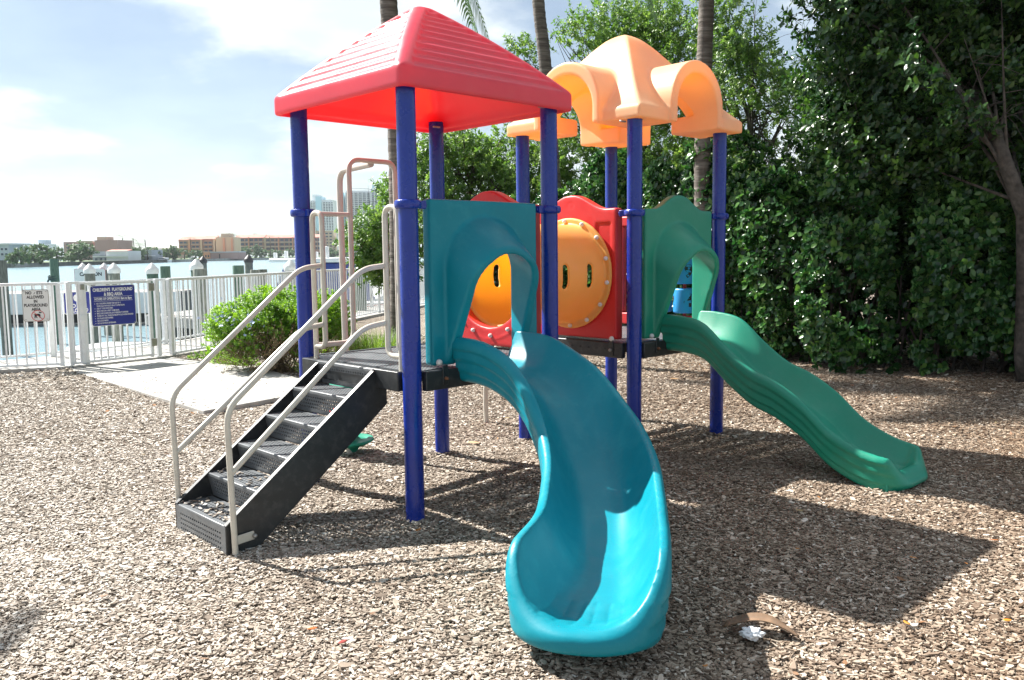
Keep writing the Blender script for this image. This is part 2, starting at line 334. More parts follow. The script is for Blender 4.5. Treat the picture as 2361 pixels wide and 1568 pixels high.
bm_ = n.new('ShaderNodeBump'); bm_.inputs['Strength'].default_value = .6; bm_.inputs['Distance'].default_value = .12; l.new(ns.outputs[0], bm_.inputs['Height']); l.new(bm_.outputs[0], p.inputs['Normal'])
tag(MB().add([(-3000, -300, WATER), (3000, -300, WATER), (3000, 4000, WATER), (-3000, 4000, WATER)], [(0, 1, 2, 3)]).build('water', m_, smooth=False), kind='structure')

# ------------------------------------------------------------------ play structure (local frame: x along the slide front, y away)
TH = rad(44.035)
PG = empty('play_structure', (-.592, 5.023, 0), TH, label='large blue post play structure with red roof, yellow roof, tunnel and two slides', cat='play structure', kind='thing')
PGM = Matrix.Translation((-.592, 5.023, 0)) @ Matrix.Rotation(TH, 4, 'Z')
def W2(x, y, z): return PGM @ Vector((x, y, z))
posts = [(0, 0), (1.197, .01), (.03, 1.225), (1.205, 1.205), (2.108, -.004), (3.28, .015), (3.305, 1.2), (2.119, 1.185)]
pm = MB().lathe([(.0568, -.25), (.0568, 2.60)], 32).build('post', M_blue, PG, ang=60)
POST = []
for i, (x, y) in enumerate(posts):
    q = pm if i == 0 else copy_of(pm, PG); q.location = (x, y, 0); POST.append(q)
def collar(post, ang, z=1.885):
    b = MB(); n = 32
    b.lathe([(.058, -.026), (.07, -.026), (.078, -.016), (.08, 0), (.078, .016), (.07, .026), (.058, .026)], n)
    M = Matrix.Rotation(ang, 4, 'Z')
    b.box(.07, .118, -.022, .022, -.024, .024, M); b.box(.118, .13, -.012, .012, -.012, .012, M)
    M2 = Matrix.Rotation(ang+math.pi*.5, 4, 'Z'); b.box(.072, .088, -.014, .014, -.014, .014, M2)
    c = b.build('clamp_collar', M_blue, post, ang=40, bev=.004); c.location = (0, 0, z); return c
collar(POST[0], 0); collar(POST[1], math.pi); collar(POST[2], -math.pi/2)
collar(POST[4], math.pi/2+.2); collar(POST[5], math.pi); collar(POST[3], -math.pi/2); collar(POST[7], -math.pi/2); collar(POST[6], math.pi)

# --- decks: perforated plate + channel frame
def perforated(nx, ny, cw, ch, hw, hh, solid=None):
    """sheet nx x ny cells (cell cw x ch) each with a rectangular slot hw x hh; returns V, F at z = 0"""
    V = []; F = []
    for j in range(ny):
        for i in range(nx):
            x0, y0 = i*cw, j*ch; cx_, cy_ = x0+cw/2, y0+ch/2
            if solid and solid(i, j):
                b = len(V); V += [(x0, y0, 0), (x0+cw, y0, 0), (x0+cw, y0+ch, 0), (x0, y0+ch, 0)]; F.append((b, b+1, b+2, b+3)); continue
            b = len(V)
            V += [(x0, y0, 0), (x0+cw, y0, 0), (x0+cw, y0+ch, 0), (x0, y0+ch, 0), (cx_-hw/2, cy_-hh/2, 0), (cx_+hw/2, cy_-hh/2, 0), (cx_+hw/2, cy_+hh/2, 0), (cx_-hw/2, cy_+hh/2, 0)]
            F += [(b, b+1, b+5, b+4), (b+1, b+2, b+6, b+5), (b+2, b+3, b+7, b+6), (b+3, b, b+4, b+7)]
    return V, F
def plate(name, V, F, M, parent, th=.006, mat_=None):
    V = [M @ Vector(v) for v in V]; o = setmesh(name, V, F, mat_ or M_tread, parent, smooth=False)
    w = o.modifiers.new('w', 'WELD'); w.merge_threshold = .0004
    s = o.modifiers.new('thick', 'SOLIDIFY'); s.thickness = th; s.offset = -1; return o
DZ = .905
def deck(x0):
    V, F = perforated(38, 38, .0305, .0305, .015, .013)
    d = plate('deck', V, F, Matrix.Translation((x0-.0+.02, .02, DZ)), PG, .007)
    b = MB(); X0, X1, Y0, Y1 = x0-.062, x0+1.26, -.062, 1.262
    for y0, y1 in ((Y0, Y0+.045), (Y1-.045, Y1)): b.box(x0+.058, x0+1.14, y0, y1, DZ-.115, DZ+.002)
    for xa, xb in ((X0, X0+.045), (X1-.045, X1)): b.box(xa, xb, .058, 1.14, DZ-.115, DZ+.002)
    for k in range(5): b.box(x0+.07, x0+1.13, .2+k*.2, .215+k*.2, DZ-.1, DZ-.012)
    fr = b.build('deck_frame', M_char, d, bev=.006)
    V = [];
    return d
deck(0); deck(2.1)
# dark punched holes along the visible frame of the far deck
for k in range(9):
    h = MB().lathe([(.009, 0), (.009, .004)], 10, M=Matrix.Translation((2.0385, .14+k*.085, DZ-.05)) @ Matrix.Rotation(-math.pi/2, 4, 'Y')).build('bolt_hole', M_dark, PG)
# bolts on the frame
def bolt(x, y, z, axis, mat_=M_bolt, r=.019, parent=PG, name='bolt_cap'):
    M = Matrix.Translation((x, y, z)) @ Vector((0, 0, 1)).rotation_difference(Vector(axis)).to_matrix().to_4x4()
    return MB().lathe([(r*1.05, 0), (r*1.08, .006), (r, .014), (r*.7, .021), (r*.25, .024)], 14, M=M).build(name, mat_, parent, ang=60)
for x in (.2, 1.02): bolt(x, -.004, .945, (0, -1, 0))
bolt(2.32, -.004, .945, (0, -1, 0)); bolt(3.1, -.004, .945, (0, -1, 0))
for x in (.2, 2.32):
    MB().box(x-.02, x+.02, -.07, -.063, DZ-.09, DZ+.03).build('bracket', M_char, PG, bev=.003)
    bolt(x, -.07, DZ-.05, (0, -1, 0), M_rust, .01, name='frame_bolt')
for y in (.16, 1.0):
    bolt(2.045, y, .935, (-1, 0, 0)); MB().box(2.03, 2.0375, y-.02, y+.02, DZ-.1, DZ+.02).build('bracket', M_char, PG, bev=.003); bolt(2.03, y, DZ-.055, (-1, 0, 0), M_steel, .012, name='frame_bolt')

# --- slide panels with hoods
def arch2(A, Z, w, ap, k=1.0):
    zs = ap-w*k
    return np.where(Z > zs, np.sqrt(A*A+((Z-zs)/k)**2)-w, np.abs(A)-w)
def panel_fn(xc, hump):
    def fn(X, Y, Z):
        A = X-xc; D = -Y
        top = 1.925+(hump*(.115*(1-sst(.02, .34, np.abs(A)))-.0) if hump else 0)
        side = .455
        f = smax(.018, np.abs(A)-side, np.abs(D+.035)-.037, Z-top, .925-Z)
        ring = np.abs(np.sqrt((A/1.7)**2+(Z-(1.875+(.05 if hump else 0)))**2)-.022)    # shallow oval badge
        f = f+np.where((D > -.035), .003*(1-sst(.0, .006, ring)), 0)
        t = np.clip(D/.2, -.3, 1.2)
        w = .345-.055*t; ap = 1.83-.175*t
        ho = smax(.02, arch2(A, Z, w, ap, .95), D-.225*np.clip((Z-.93)/.62, 0, 1), -D-.05, .925-Z)
        f = smin(.016, f, ho)
        wi = .262-.03*t; ai = 1.70-.10*t
        f = smax(.016, f, -arch2(A, Z, wi, ai, .95))
        return f
    return fn
tp = sdf_mesh('slide_entry_panel', panel_fn(.61, 0), (.12, -.26, .88), (1.10, .10, 1.98), .0105, M_teal, PG); tag(tp, 'teal square topped entry panel with arched hood')
gp = sdf_mesh('slide_entry_panel', panel_fn(2.70, 1), (2.20, -.26, .88), (3.20, .10, 2.10), .0105, M_green, PG); tag(gp, 'green entry panel with wavy top and arched hood')
# --- red tunnel panels
def red_fn(side):                                           # side -1 faces -x, +1 faces +x ; plane at x=0
    def fn(X, Y, Z):
        A = Y-.6; D = -X if side < 0 else X
        top = 1.93+.115*(1-sst(.02, .36, np.abs(A)))
        f = smax(.018, np.abs(A)-.465, np.abs(D+.04)-.042, Z-top, .925-Z)
        rr = np.sqrt(A*A+(Z-1.43)**2)
        f = smax(.012, f, .372-rr)
        # proud arc line, triangular corner pockets, oval badge
        f = f-.004*(1-sst(.0, .010, np.abs(rr-.455)))*(Z < 1.35)
        ta, tz = np.abs(A)-.27, Z-1.62
        tri = np.maximum(np.maximum(.0-ta, ta-.14), np.maximum(tz-.20, (.0-ta+.14)*1.2-tz-.12))
        f = f+.008*(1-sst(-.004, .008, tri))
        bd = np.abs(np.sqrt((A/1.6)**2+(Z-1.965)**2)-.020); f = f+.003*(1-sst(0, .006, bd))
        return f
    return fn
rp = sdf_mesh('tunnel_panel', red_fn(-1), (-.03, .10, .88), (.12, 1.10, 2.09), .0105, M_red, PG); rp.location = (1.165, 0, 0)
rp2 = sdf_mesh('tunnel_panel', red_fn(-1), (-.03, .10, .88), (.12, 1.10, 2.09), .0105, M_red, PG); rp2.location = (2.066, 0, 0)
# --- tunnel
def tun(X, Y, Z):
    rr = np.sqrt((Y-.6)**2+(Z-1.43)**2); xx = np.abs(X-1.655)
    f = smax(.008, np.abs(rr-.372)-.012, xx-.40)
    fl = smax(.01, np.abs(rr-.40)-.038, np.abs(xx-.388)-.014); f = smin(.02, f, fl)
    for xs in (1.595, 1.865):
        sl = np.sqrt(np.maximum(np.abs(X-xs)-.006, 0)**2+np.maximum(np.abs(Z-1.42)-.062, 0)**2)-.026
        f = smax(.008, f, -sl)
    return f
tn = sdf_mesh('tunnel', tun, (1.22, .13, .96), (2.09, 1.07, 1.90), .0105, M_yel, PG)
for k in range(14):
    a = 2*math.pi*(k+.35)/14
    bolt(2.03, .6+.412*math.cos(a), 1.43+.412*math.sin(a), (-1, 0, 0), M_bolt, .016, parent=tn)
    bolt(1.164, .6+.43*math.cos(a), 1.43+.43*math.sin(a), (-1, 0, 0), M_bolt, .014, parent=tn)
# --- slides
def catmull(C, n):
    C = np.asarray(C, float); K = len(C); t = np.linspace(0, K-1-1e-6, n); k = t.astype(int); f = (t-k)[:, None]
    g = lambda i: C[np.clip(i, 0, K-1)]
    a, b, c, d = g(k-1), g(k), g(k+1), g(k+2)
    return .5*((2*b)+(-a+c)*f+(2*a-5*b+4*c-d)*f*f+(-a+3*b-3*c+d)*f**3)
def slide(name, C, halfw, wallh, mat_, label, lo, hi, vox, lip, flare=0., rnd=.22, grip=True, fade=.42, wallw=.21, wexp=2.3):
    """C rows: x, y, bed z along the centre line; the footprint is rounded at the exit"""
    S = catmull(C, 260); d = np.gradient(S[:, :2], axis=0); d /= np.linalg.norm(d, axis=1)[:, None]
    L = np.concatenate([[0], np.cumsum(np.linalg.norm(np.diff(S[:, :2], axis=0), axis=1))]); LT = L[-1]
    ax = np.arange(lo[0], hi[0]+vox, vox); ay = np.arange(lo[1], hi[1]+vox, vox)
    gx, gy = np.meshgrid(ax, ay, indexing='ij'); P = np.stack([gx.ravel(), gy.ravel()], 1)
    dx = P[:, None, :]-S[None, :, :2]; D2 = (dx**2).sum(2); i = D2.argmin(1)
    tang = d[i]; rel = P-S[i, :2]; s = L[i]+(rel*tang).sum(1); lat = rel[:, 0]*tang[:, 1]-rel[:, 1]*tang[:, 0]
    bedz = np.interp(s, L, S[:, 2])
    hw = halfw+flare*sst(LT-.75, LT-.25, s)
    # footprint distance (positive inside), rounded end
    ex = LT-rnd; qx = np.maximum(s-ex, 0); qa = np.maximum(np.abs(lat)-(hw-rnd), 0)
    corner = rnd-np.sqrt(qx**2+qa**2); side = hw-np.abs(lat)
    inside = np.where((s > ex), np.minimum(np.where(np.abs(lat) > hw-rnd, corner, LT-s), side), side)
    inside = np.minimum(inside, s+.0)                       # entry edge
    dwall = np.where(s > ex, inside, side)                  # distance that shapes the wall (not at the entry)
    e = sst(LT-fade, LT-.02, s)
    wh = wallh(s/LT)*(1-e)+lip*e
    tau = np.clip((dwall-.05)/wallw, 0, 1)
    top = bedz+wh*(1-tau)**wexp
    top = np.where(tau >= 1, bedz, top)
    if grip:
        gl = np.zeros_like(s)
        for q in (-.17, -.1, -.03, .04, .11, .18):
            gl = np.maximum(gl, 1-sst(.002, .009, np.abs(lat-q*(1-.5*(LT-s)))))
        top = top-.006*gl*sst(LT-.42, LT-.38, s)*(1-sst(LT-.13, LT-.1, s))
    sh = gx.shape; top = top.reshape(sh)[:, :, None]; ins = inside.reshape(sh)[:, :, None]; bz = bedz.reshape(sh)[:, :, None]; eb = e.reshape(sh)[:, :, None]
    bot = bz-.085*(1-eb)-.035*eb
    def fn(X, Y, Z):
        rel = Z-bz; off = np.zeros_like(X)
        for q, a in ((.115, .013), (.05, .013), (-.02, .014)): off = off+a*sst(-.006, .006, q-rel)
        off = off*(1-eb)
        k = 1.0
        slope = .55
        return smax(.040, (Z-top)*.72, (bot-Z)*.9, -(ins-off*.9))
    o = sdf_mesh(name, fn, (lo[0], lo[1], lo[2]), (ax[-1]-vox*.5, ay[-1]-vox*.5, hi[2]), vox, mat_, PG); tag(o, label); return o
rim = [(.581, -.01, .905), (.577, -.333, .88), (.556, -.654, .735), (.465, -.947, .49), (.271, -1.209, .316), (.02, -1.436, .206), (-.249, -1.646, .166), (-.522, -1.814, .142), (-.775, -1.975, .125)]
slide('slide', rim, .30, lambda t: .19+.09*sst(.2, .6, t), M_teal, 'glossy teal curved slide with a rounded end', (-1.12, -2.35, .0), (.95, .02, 1.16), .0098, .05, flare=.035, rnd=.31, fade=.36)
wv = [(2.70, -.01, .91), (2.70, -.2, .905), (2.70, -.4, .86), (2.70, -.6, .70), (2.70, -.8, .565), (2.70, -1.0, .49), (2.70, -1.2, .375), (2.70, -1.4, .215), (2.70, -1.6, .125), (2.70, -1.78, .09), (2.7, -1.915, .078)]
ws = slide('slide', wv, .30, lambda t: .20-.045*t*t, M_green, 'green straight wave slide', (2.34, -2.0, -.05), (3.06, .02, 1.16), .0105, .015, flare=.0, rnd=.20, fade=.13, wallw=.14, wexp=1.7)
MB().box(2.44, 2.62, -1.80, -1.64, -.1, .09).build('slide_foot', M_green, ws, bev=.012)
# --- red roof
RC = (.60, .60)
def rroof(X, Y, Z):
    x, y = X-RC[0], Y-RC[1]; E = .715
    m_ = np.maximum(np.abs(x), np.abs(y)); m_ = smax(.05, np.abs(x), np.abs(y))-.0
    s_ = np.clip(1-m_/E, -.3, 1.)
    prof = 2.645+.60*(s_*1.22-.22*s_*s_)
    tip = np.sqrt(x*x+y*y+.004)
    hipd = np.abs(np.abs(x)-np.abs(y)); wst = .065
    strip = 1-sst(wst, wst+.018, hipd)
    nst = 11; ph = (s_*nst) % 1.0
    saw = (ph)*.024*sst(.0, .03, s_)
    h = prof-saw*(1-strip)-.016*(1-strip)*0+.004*strip
    h = np.minimum(h, 3.205)
    outer = smax(.018, (Z-h)*.80, (m_-(E-.0)-.00+(Z-2.64)*-.03*0), 2.53-Z)
    s2 = np.clip(1-m_/(E-.075), -.3, 1.); inner = smax(.03, (Z-(2.60+.60*(s2*1.2-.2*s2*s2)-.0))*.8, m_-(E-.075))
    rimf = np.where(Z < 2.565, m_-(E-.02), inner)
    return smax(.012, outer, -smin(.01, inner, smax(.01, m_-(E-.032), Z-2.555)))
rf = sdf_mesh('roof', rroof, (-.15, -.15, 2.49), (1.35, 1.35, 3.25), .0105, M_redroof, PG); tag(rf, 'red pyramid roof with stepped ridges')
# --- yellow roof
YC = (2.725, .585)
def yroof(X, Y, Z):
    x, y = X-YC[0], Y-YC[1]; E = .70
    m_ = smax(.014, np.abs(x), np.abs(y)); s_ = np.clip(1-m_/E, -.2, 1.)
    h = 2.66+.79*(.72*s_+.28*sst(0.0, 1.0, s_)); h = 3.40-smax(.1, 3.40-h, np.zeros_like(h)+.0) if False else -np.log(np.exp(-h*22)+np.exp(-3.395*22))/22
    pyr = smax(.016, (Z-h)*.72, m_-E, 2.57-Z)
    def vault(a, r, zc): return np.where(Z > zc, np.sqrt(a*a+(Z-zc)**2)-r, np.abs(a)-r)
    vx = smax(.012, vault(y, .345, 2.715), np.abs(x)-(E+.035), 2.57-Z)
    vy = smax(.012, vault(x, .345, 2.715), np.abs(y)-(E+.035), 2.57-Z)
    f = smin(.02, pyr, smin(.012, vx, vy))
    s3 = np.clip(1-m_/(E-.06), 0, 1); hi_ = 2.60+.72*(.42*s3+.58*sst(0, 1, s3))
    core = smax(.03, (Z-hi_)*.72, np.abs(np.abs(x)-np.abs(y))*0+m_-.50)
    vo = smin(.02, vault(y, .272, 2.69), vault(x, .272, 2.69), smax(.03, core, 2.70-Z))
    return smax(.016, f, -vo)
yf = sdf_mesh('roof', yroof, (YC[0]-.76, YC[1]-.76, 2.54), (YC[0]+.76, YC[1]+.76, 3.42), .0115, M_yroof, PG); tag(yf, 'yellow orange roof with four arched vaults')
for x, y in ((1.16, -.02), (1.2, 1.12), (2.07, .03)):        # small steel roof clips beside the post tops
    MB().box(x-.09, x-.03, y-.01, y+.01, 2.545, 2.557).build('roof_clip', M_steel, PG, bev=.002)

# --- stairs
ST = MB()
sy0, sy1 = .295, .93
STA = bpy.data.objects.new('staircase', None); link(STA, PG)
nst = 6; run = .196; rise = DZ/6
for k in range(nst):
    x0 = -1.05+run*k; z = rise*(k+1)
    # tread with punched slots and a plain nose
    if k < 5:
        nx, ny = 9, 24
        V, F = perforated(nx, ny, (run+.02)/nx, (sy1-sy0)/ny, .012, .014, lambda i, j: i == 0 or i >= nx-1 or j < 2 or j > ny-3)
        tr = plate('tread', V, F, Matrix.Translation((x0, sy0, z)), STA, .006)
    nx, ny = 24, 6; hr = rise if k else rise+.03
    V, F = perforated(nx, ny, (sy1-sy0)/nx, (hr-.01)/ny, .015, .012, lambda i, j: i < 2 or i > nx-3 or j < 1 or j > ny-2)
    sl = .035 if k else 0
    M = Matrix(((0, sl/hr, 0, x0+(sl if k else 0)*0+.002), (1, 0, 0, sy0), (0, 1, 0, z-hr+.002), (0, 0, 0, 1))) if False else Matrix(((0, -sl/hr, 0, x0+sl), (1, 0, 0, sy0), (0, 1, 0, z-hr+.004), (0, 0, 0, 1)))
    plate('riser', V, F, M, STA, .005)
    MB().box(x0-.004, x0+.012, sy0, sy1, z-.022, z+.001).build('nosing', M_tread, STA, bev=.005)
for y in (sy0-.012, sy1+.004):                              # stringers
    poly = [(-1.056, -.02), (-.90, -.02), (.02, .69), (.02, .80), (0, .845), (-.045, .890), (-.075, .895), (-1.056, .156)]
    M = Matrix(((1, 0, 0, 0), (0, 0, -1, y+.004), (0, 1, 0, 0), (0, 0, 0, 1)))
    MB().prism(poly, -.004, .004, M).build('stringer', M_char, STA, bev=.003)
    pf = MB()
    for a, c in (((-.90, -.02), (.02, .69)), ((-.075, .893), (-1.056, .154))):
        pf.beam((a[0], y+(.012 if y < .5 else -.012), a[1]), (c[0], y+(.012 if y < .5 else -.012), c[1]), .03, .006)
    pf.build('stringer_flange', M_char, STA, smooth=False)
# handrails
def rail(y, yin, name='handrail', zt=1.165):
    r = .0165
    b = MB().tube(bend([(-1.02, y, 0), (-1.035, y, .79), (-.15, y, 1.515), (.0, y, 1.53)], .09, 8), r, 14)
    b.tube(bend([(-1.03, y, .44), (-.16, y, zt), (.0, y, zt+.02)], .09, 8), r, 14)
    h = b.build(name, M_beige, PG, ang=60)
    b = MB().tube(bend([(.02, yin, .84), (.02, yin, 1.88), (.02, y, 1.88), (.02, y, .985), (.02, yin, .985)], .07, 8), .0175, 14)
    b.build('rail_loop', M_beige, h, ang=60)
    MB().box(-.012, .052, yin-.022, yin+.022, .80, .90).build('rail_bracket', M_beige, h, bev=.004)
    bolt(-.012, yin, .84, (-1, 0, 0), M_rust, .010, parent=h, name='frame_bolt'); return h
h1 = rail(.258, .125); h2 = rail(.965, 1.085, zt=1.118)
fb = MB().beam((-1.02, .262, .07), (-.90, .272, .075), .012, .05); fb.build('foot_bracket', M_beige, h1, bev=.01)
bolt(-.905, .262, .075, (0, -1, 0), M_steel, .012, parent=h1, name='frame_bolt')
# climber entry hoops and barrier on the far side
b = MB().tube(bend([(.10, 1.2, 1.882), (.40, 1.2, 1.882)], .05), .0165, 12)
b.tube(bend([(.10, 1.2, .975), (.40, 1.2, .975), (.40, 1.2, 2.27), (.80, 1.2, 2.27), (.80, 1.2, .9)], .085, 8), .0185, 14)
cb = b.build('climber_hoop', M_pinkb, PG, ang=60); tag(cb, 'tall pinkish beige tube hoop over the climber opening')
cp_ = MB().tube(bend([(.73, 1.81, -.1), (.715, 1.81, 2.25), (.60, 1.215, 2.25)], .13, 8), .0245, 16).build('climbing_pole', M_pinkb, PG, ang=60)
tag(cp_, 'beige climbing pole curving over to the hoop, threaded with round step discs')
for z_, m3_, ox in ((.10, M_green, .02), (.335, M_red, .0), (.56, M_green, .02)):
    d_ = MB().lathe([(.03, -.09), (.045, -.07), (.06, -.045), (.115, -.03), (.150, -.012), (.175, .004), (.168, .018), (.135, .022), (.115, .012), (.07, .014), (.05, .03), (.042, .07), (.036, .10)], 40).build('step_disc', m3_, cp_, ang=50)
    d_.location = (.74+ox, 1.81, z_); d_.rotation_euler = (.03, -.04, 0)
# white bent leg seen below the tunnel
b = MB().tube(bend([(2.40, 1.996, -.02), (2.385, 1.99, .22), (2.36, 1.93, .62), (2.33, 1.6, .86), (2.33, 1.28, .88)], .25, 8), .024, 12)
tag(b.build('climber_leg', M_beige, PG, ang=60), 'off-white bent tube leg standing behind the curved slide')
# --- number cylinders behind the green hood
def text_mesh(body, size, mat_, name, parent=None, off=0.004, ext=.0, align='CENTER', sx=1.0):
    c = bpy.data.curves.new('t', 'FONT'); c.body = body; c.size = size; c.align_x = align; c.align_y = 'CENTER'; c.offset = off; c.extrude = ext; c.resolution_u = 3
    o = bpy.data.objects.new('t', c); COL.objects.link(o); dg = bpy.context.evaluated_depsgraph_get(); me = bpy.data.meshes.new_from_object(o.evaluated_get(dg))
    bpy.data.objects.remove(o); bpy.data.curves.remove(c); me.materials.clear(); me.materials.append(mat_)
    if sx != 1:
        for v in me.vertices: v.co.x *= sx
    q = bpy.data.objects.new(name, me); link(q, parent); return q
NP = bpy.data.objects.new('number_panel', None); link(NP, PG)
b = MB(); b.box(3.24, 3.30, .12, 1.08, .93, 1.035); b.box(3.24, 3.30, .12, 1.08, 1.83, 1.92); b.box(3.24, 3.30, .12, .19, 1.035, 1.83); b.box(3.24, 3.30, 1.01, 1.08, 1.035, 1.83)
b.build('panel_frame', M_red, NP, bev=.012)
def cyltext(body, size, ang, parent, r=.101):
    o = text_mesh(body, size, M_lead, 'digit', parent, off=.006)
    for v in o.data.vertices:
        a = ang+v.co.x/r; v.co = Vector((math.cos(a)*r, math.sin(a)*r, v.co.y))
    return o
DG = {(0, 0): '4', (0, 1): '9', (0, 2): '5', (1, 0): '3', (1, 1): '8', (1, 2): '2', (2, 0): '1', (2, 1): '7', (2, 2): '6'}
for ci, yy in enumerate((.345, .60, .855)):
    MB().tube([(3.27, yy, 1.0), (3.27, yy, 1.86)], .014, 10).build('axle', M_red, NP, ang=60)
    for ri, z_ in enumerate((1.165, 1.42, 1.675)):
        c = MB().lathe([(.085, -.108), (.096, -.104), (.10, -.092), (.10, .092), (.096, .104), (.085, .108)], 28).build('number_drum', M_ltblue, NP, ang=60); c.location = (3.27, yy, z_)
        a0 = math.pi+.65
        cyltext(DG[(ci, ri)], .15, a0+(.30 if ci == 0 else .1), c); cyltext(str((int(DG[(ci, ri)])+4) % 9+1), .15, a0+1.75, c)
        cyltext(str((int(DG[(ci, ri)])+6) % 9+1), .15, a0-1.5, c)

# ------------------------------------------------------------------ wood chips (stuff, instanced real chips)
def coll_of(objs):
    c = bpy.data.collections.new('chip_sources')
    for o in objs:
        COL.objects.unlink(o); c.objects.link(o)
    return c
GN = {}
def scatter(name, P, Rt, S, idx, coll, parent=None):
    key = coll.name
    if key not in GN:
        ng = bpy.data.node_groups.new('scatter', 'GeometryNodeTree')
        ng.interface.new_socket('Geometry', in_out='INPUT', socket_type='NodeSocketGeometry'); ng.interface.new_socket('Geometry', in_out='OUTPUT', socket_type='NodeSocketGeometry')
        nn, ll = ng.nodes, ng.links; gi = nn.new('NodeGroupInput'); go = nn.new('NodeGroupOutput'); ip = nn.new('GeometryNodeInstanceOnPoints')
        ci = nn.new('GeometryNodeCollectionInfo'); ci.inputs[0].default_value = coll; ci.inputs[1].default_value = True; ci.inputs[2].default_value = True
        def attr(nm, ty):
            a = nn.new('GeometryNodeInputNamedAttribute'); a.data_type = ty; a.inputs[0].default_value = nm; return a.outputs[0]
        ll.new(gi.outputs[0], ip.inputs['Points']); ll.new(ci.outputs[0], ip.inputs['Instance']); ip.inputs['Pick Instance'].default_value = True
        ll.new(attr('idx', 'INT'), ip.inputs['Instance Index'])
        er = nn.new('FunctionNodeEulerToRotation'); ll.new(attr('rot', 'FLOAT_VECTOR'), er.inputs[0]); ll.new(er.outputs[0], ip.inputs['Rotation'])
        ll.new(attr('scl', 'FLOAT_VECTOR'), ip.inputs['Scale']); ll.new(ip.outputs[0], go.inputs[0]); GN[key] = ng
    me = bpy.data.meshes.new(name); n_ = len(P); me.vertices.add(n_); me.vertices.foreach_set('co', np.asarray(P, np.float32).ravel())
    for nm, ty, dat in (('rot', 'FLOAT_VECTOR', Rt), ('scl', 'FLOAT_VECTOR', S)):
        a = me.attributes.new(nm, ty, 'POINT'); a.data.foreach_set('vector', np.asarray(dat, np.float32).ravel())
    a = me.attributes.new('idx', 'INT', 'POINT'); a.data.foreach_set('value', np.asarray(idx, np.int32)); me.update()
    o = bpy.data.objects.new(name, me); link(o, parent); md = o.modifiers.new('scatter', 'NODES'); md.node_group = GN[key]; return o
def chipmat():
    m, n, l, p, o = newmat('wood chip')
    oi = n.new('ShaderNodeObjectInfo'); g_ = n.new('ShaderNodeNewGeometry'); sp = n.new('ShaderNodeSeparateXYZ'); l.new(oi.outputs['Location'], sp.inputs[0])
    r = ramp(n, [(0, (.05, .028, .017)), (.2, (.125, .076, .045)), (.5, (.205, .138, .09)), (.8, (.30, .22, .15)), (.94, (.44, .35, .26)), (1, (.62, .55, .46))]); l.new(oi.outputs['Random'], r.inputs[0])
    rg = ramp(n, [(0, (.09, .07, .05)), (.2, (.24, .198, .158)), (.5, (.385, .335, .28)), (.8, (.50, .45, .39)), (.94, (.61, .57, .52)), (1, (.76, .74, .70))]); l.new(oi.outputs['Random'], rg.inputs[0])
    ns = n.new('ShaderNodeTexNoise'); ns.inputs['Scale'].default_value = .55; ns.inputs['Detail'].default_value = 5; l.new(oi.outputs['Location'], ns.inputs['Vector'])
    a = n.new('ShaderNodeMapRange'); a.inputs[1].default_value = -3; a.inputs[2].default_value = 2.5; a.inputs[3].default_value = .5; a.inputs[4].default_value = -.35; l.new(sp.outputs[0], a.inputs[0])
    ad = n.new('ShaderNodeMath'); ad.operation = 'ADD'; l.new(a.outputs[0], ad.inputs[0]); l.new(ns.outputs[0], ad.inputs[1]); cl = n.new('ShaderNodeClamp'); l.new(ad.outputs[0], cl.inputs[0])
    mx = n.new('ShaderNodeMix'); mx.data_type = 'RGBA'; l.new(cl.outputs[0], mx.inputs[0]); l.new(r.outputs[0], mx.inputs[6]); l.new(rg.outputs[0], mx.inputs[7]); l.new(mx.outputs[2], p.inputs['Base Color'])
    p.inputs['Roughness'].default_value = .75; p.inputs['Specular IOR Level'].default_value = .35; return m
M_chip = chipmat()
srcs = []
for k in range(7):
    nn_ = 6; L_ = random.uniform(.011, .019); w_ = L_*random.uniform(.28, .52); th = random.uniform(.0022, .005)
    poly = []
    for i in range(nn_):
        a = 2*math.pi*i/nn_+random.uniform(-.25, .25); poly.append((L_*math.cos(a)*random.uniform(.8, 1.1), w_*math.sin(a)*random.uniform(.8, 1.15)))
    b = MB(); b.prism(poly, -th/2, th/2); tw = random.uniform(-6, 6)
    b.V = [(x, y, z+x*x*random.choice((5, 9))+x*y*tw) for x, y, z in b.V]
    srcs.append(b.build('chip', M_chip, smooth=False))
CH = coll_of(srcs)
def chips(N_, ylo, yhi, sc, xm=.72):
    y = RNG.uniform(ylo, yhi, N_*2); x = RNG.uniform(-1, 1, N_*2)*(yhi*xm+1.5); k = np.abs(x) < y*xm+1.5; x, y = x[k][:N_], y[k][:N_]
    return x, y, sc
def slab_inside(x, y):
    poly = SLAB; c = np.zeros(len(x), bool)
    for i in range(len(poly)):
        x1, y1 = poly[i]; x2, y2 = poly[i-1]
        k = ((y1 > y) != (y2 > y)) & (x < (x2-x1)*(y-y1)/(y2-y1+1e-12)+x1); c ^= k
    return c
SLAB = [(-6.42, 12.32), (-5.9, 11.65), (-4.6, 10.25), (-3.15, 8.65), (-2.42, 9.66), (-2.2, 9.98), (-2.66, 10.85), (-3.25, 11.6), (-3.85, 12.17), (-4.7, 12.85), (-5.35, 13.4)]
b = MB().prism(SLAB, -.12, .035); tag(b.build('path', M_conc, bev=.012), kind='structure')
xs, ys_, ss = [], [], []
for (N_, a, c, s_) in ((160000, 2.4, 4.6, .72), (220000, 4.4, 7.0, .70), (210000, 6.8, 11., .84), (90000, 10.6, 17., 1.15)):
    x, y, s_ = chips(N_, a, c, s_); xs.append(x); ys_.append(y); ss.append(np.full(len(x), s_))
x = np.concatenate(xs); y = np.concatenate(ys_); s_ = np.concatenate(ss)
k = (~slab_inside(x, y)) & (x > shore_x(y)+1.5-(y > 12)*.2); x, y, s_ = x[k], y[k], s_[k]; n_ = len(x)
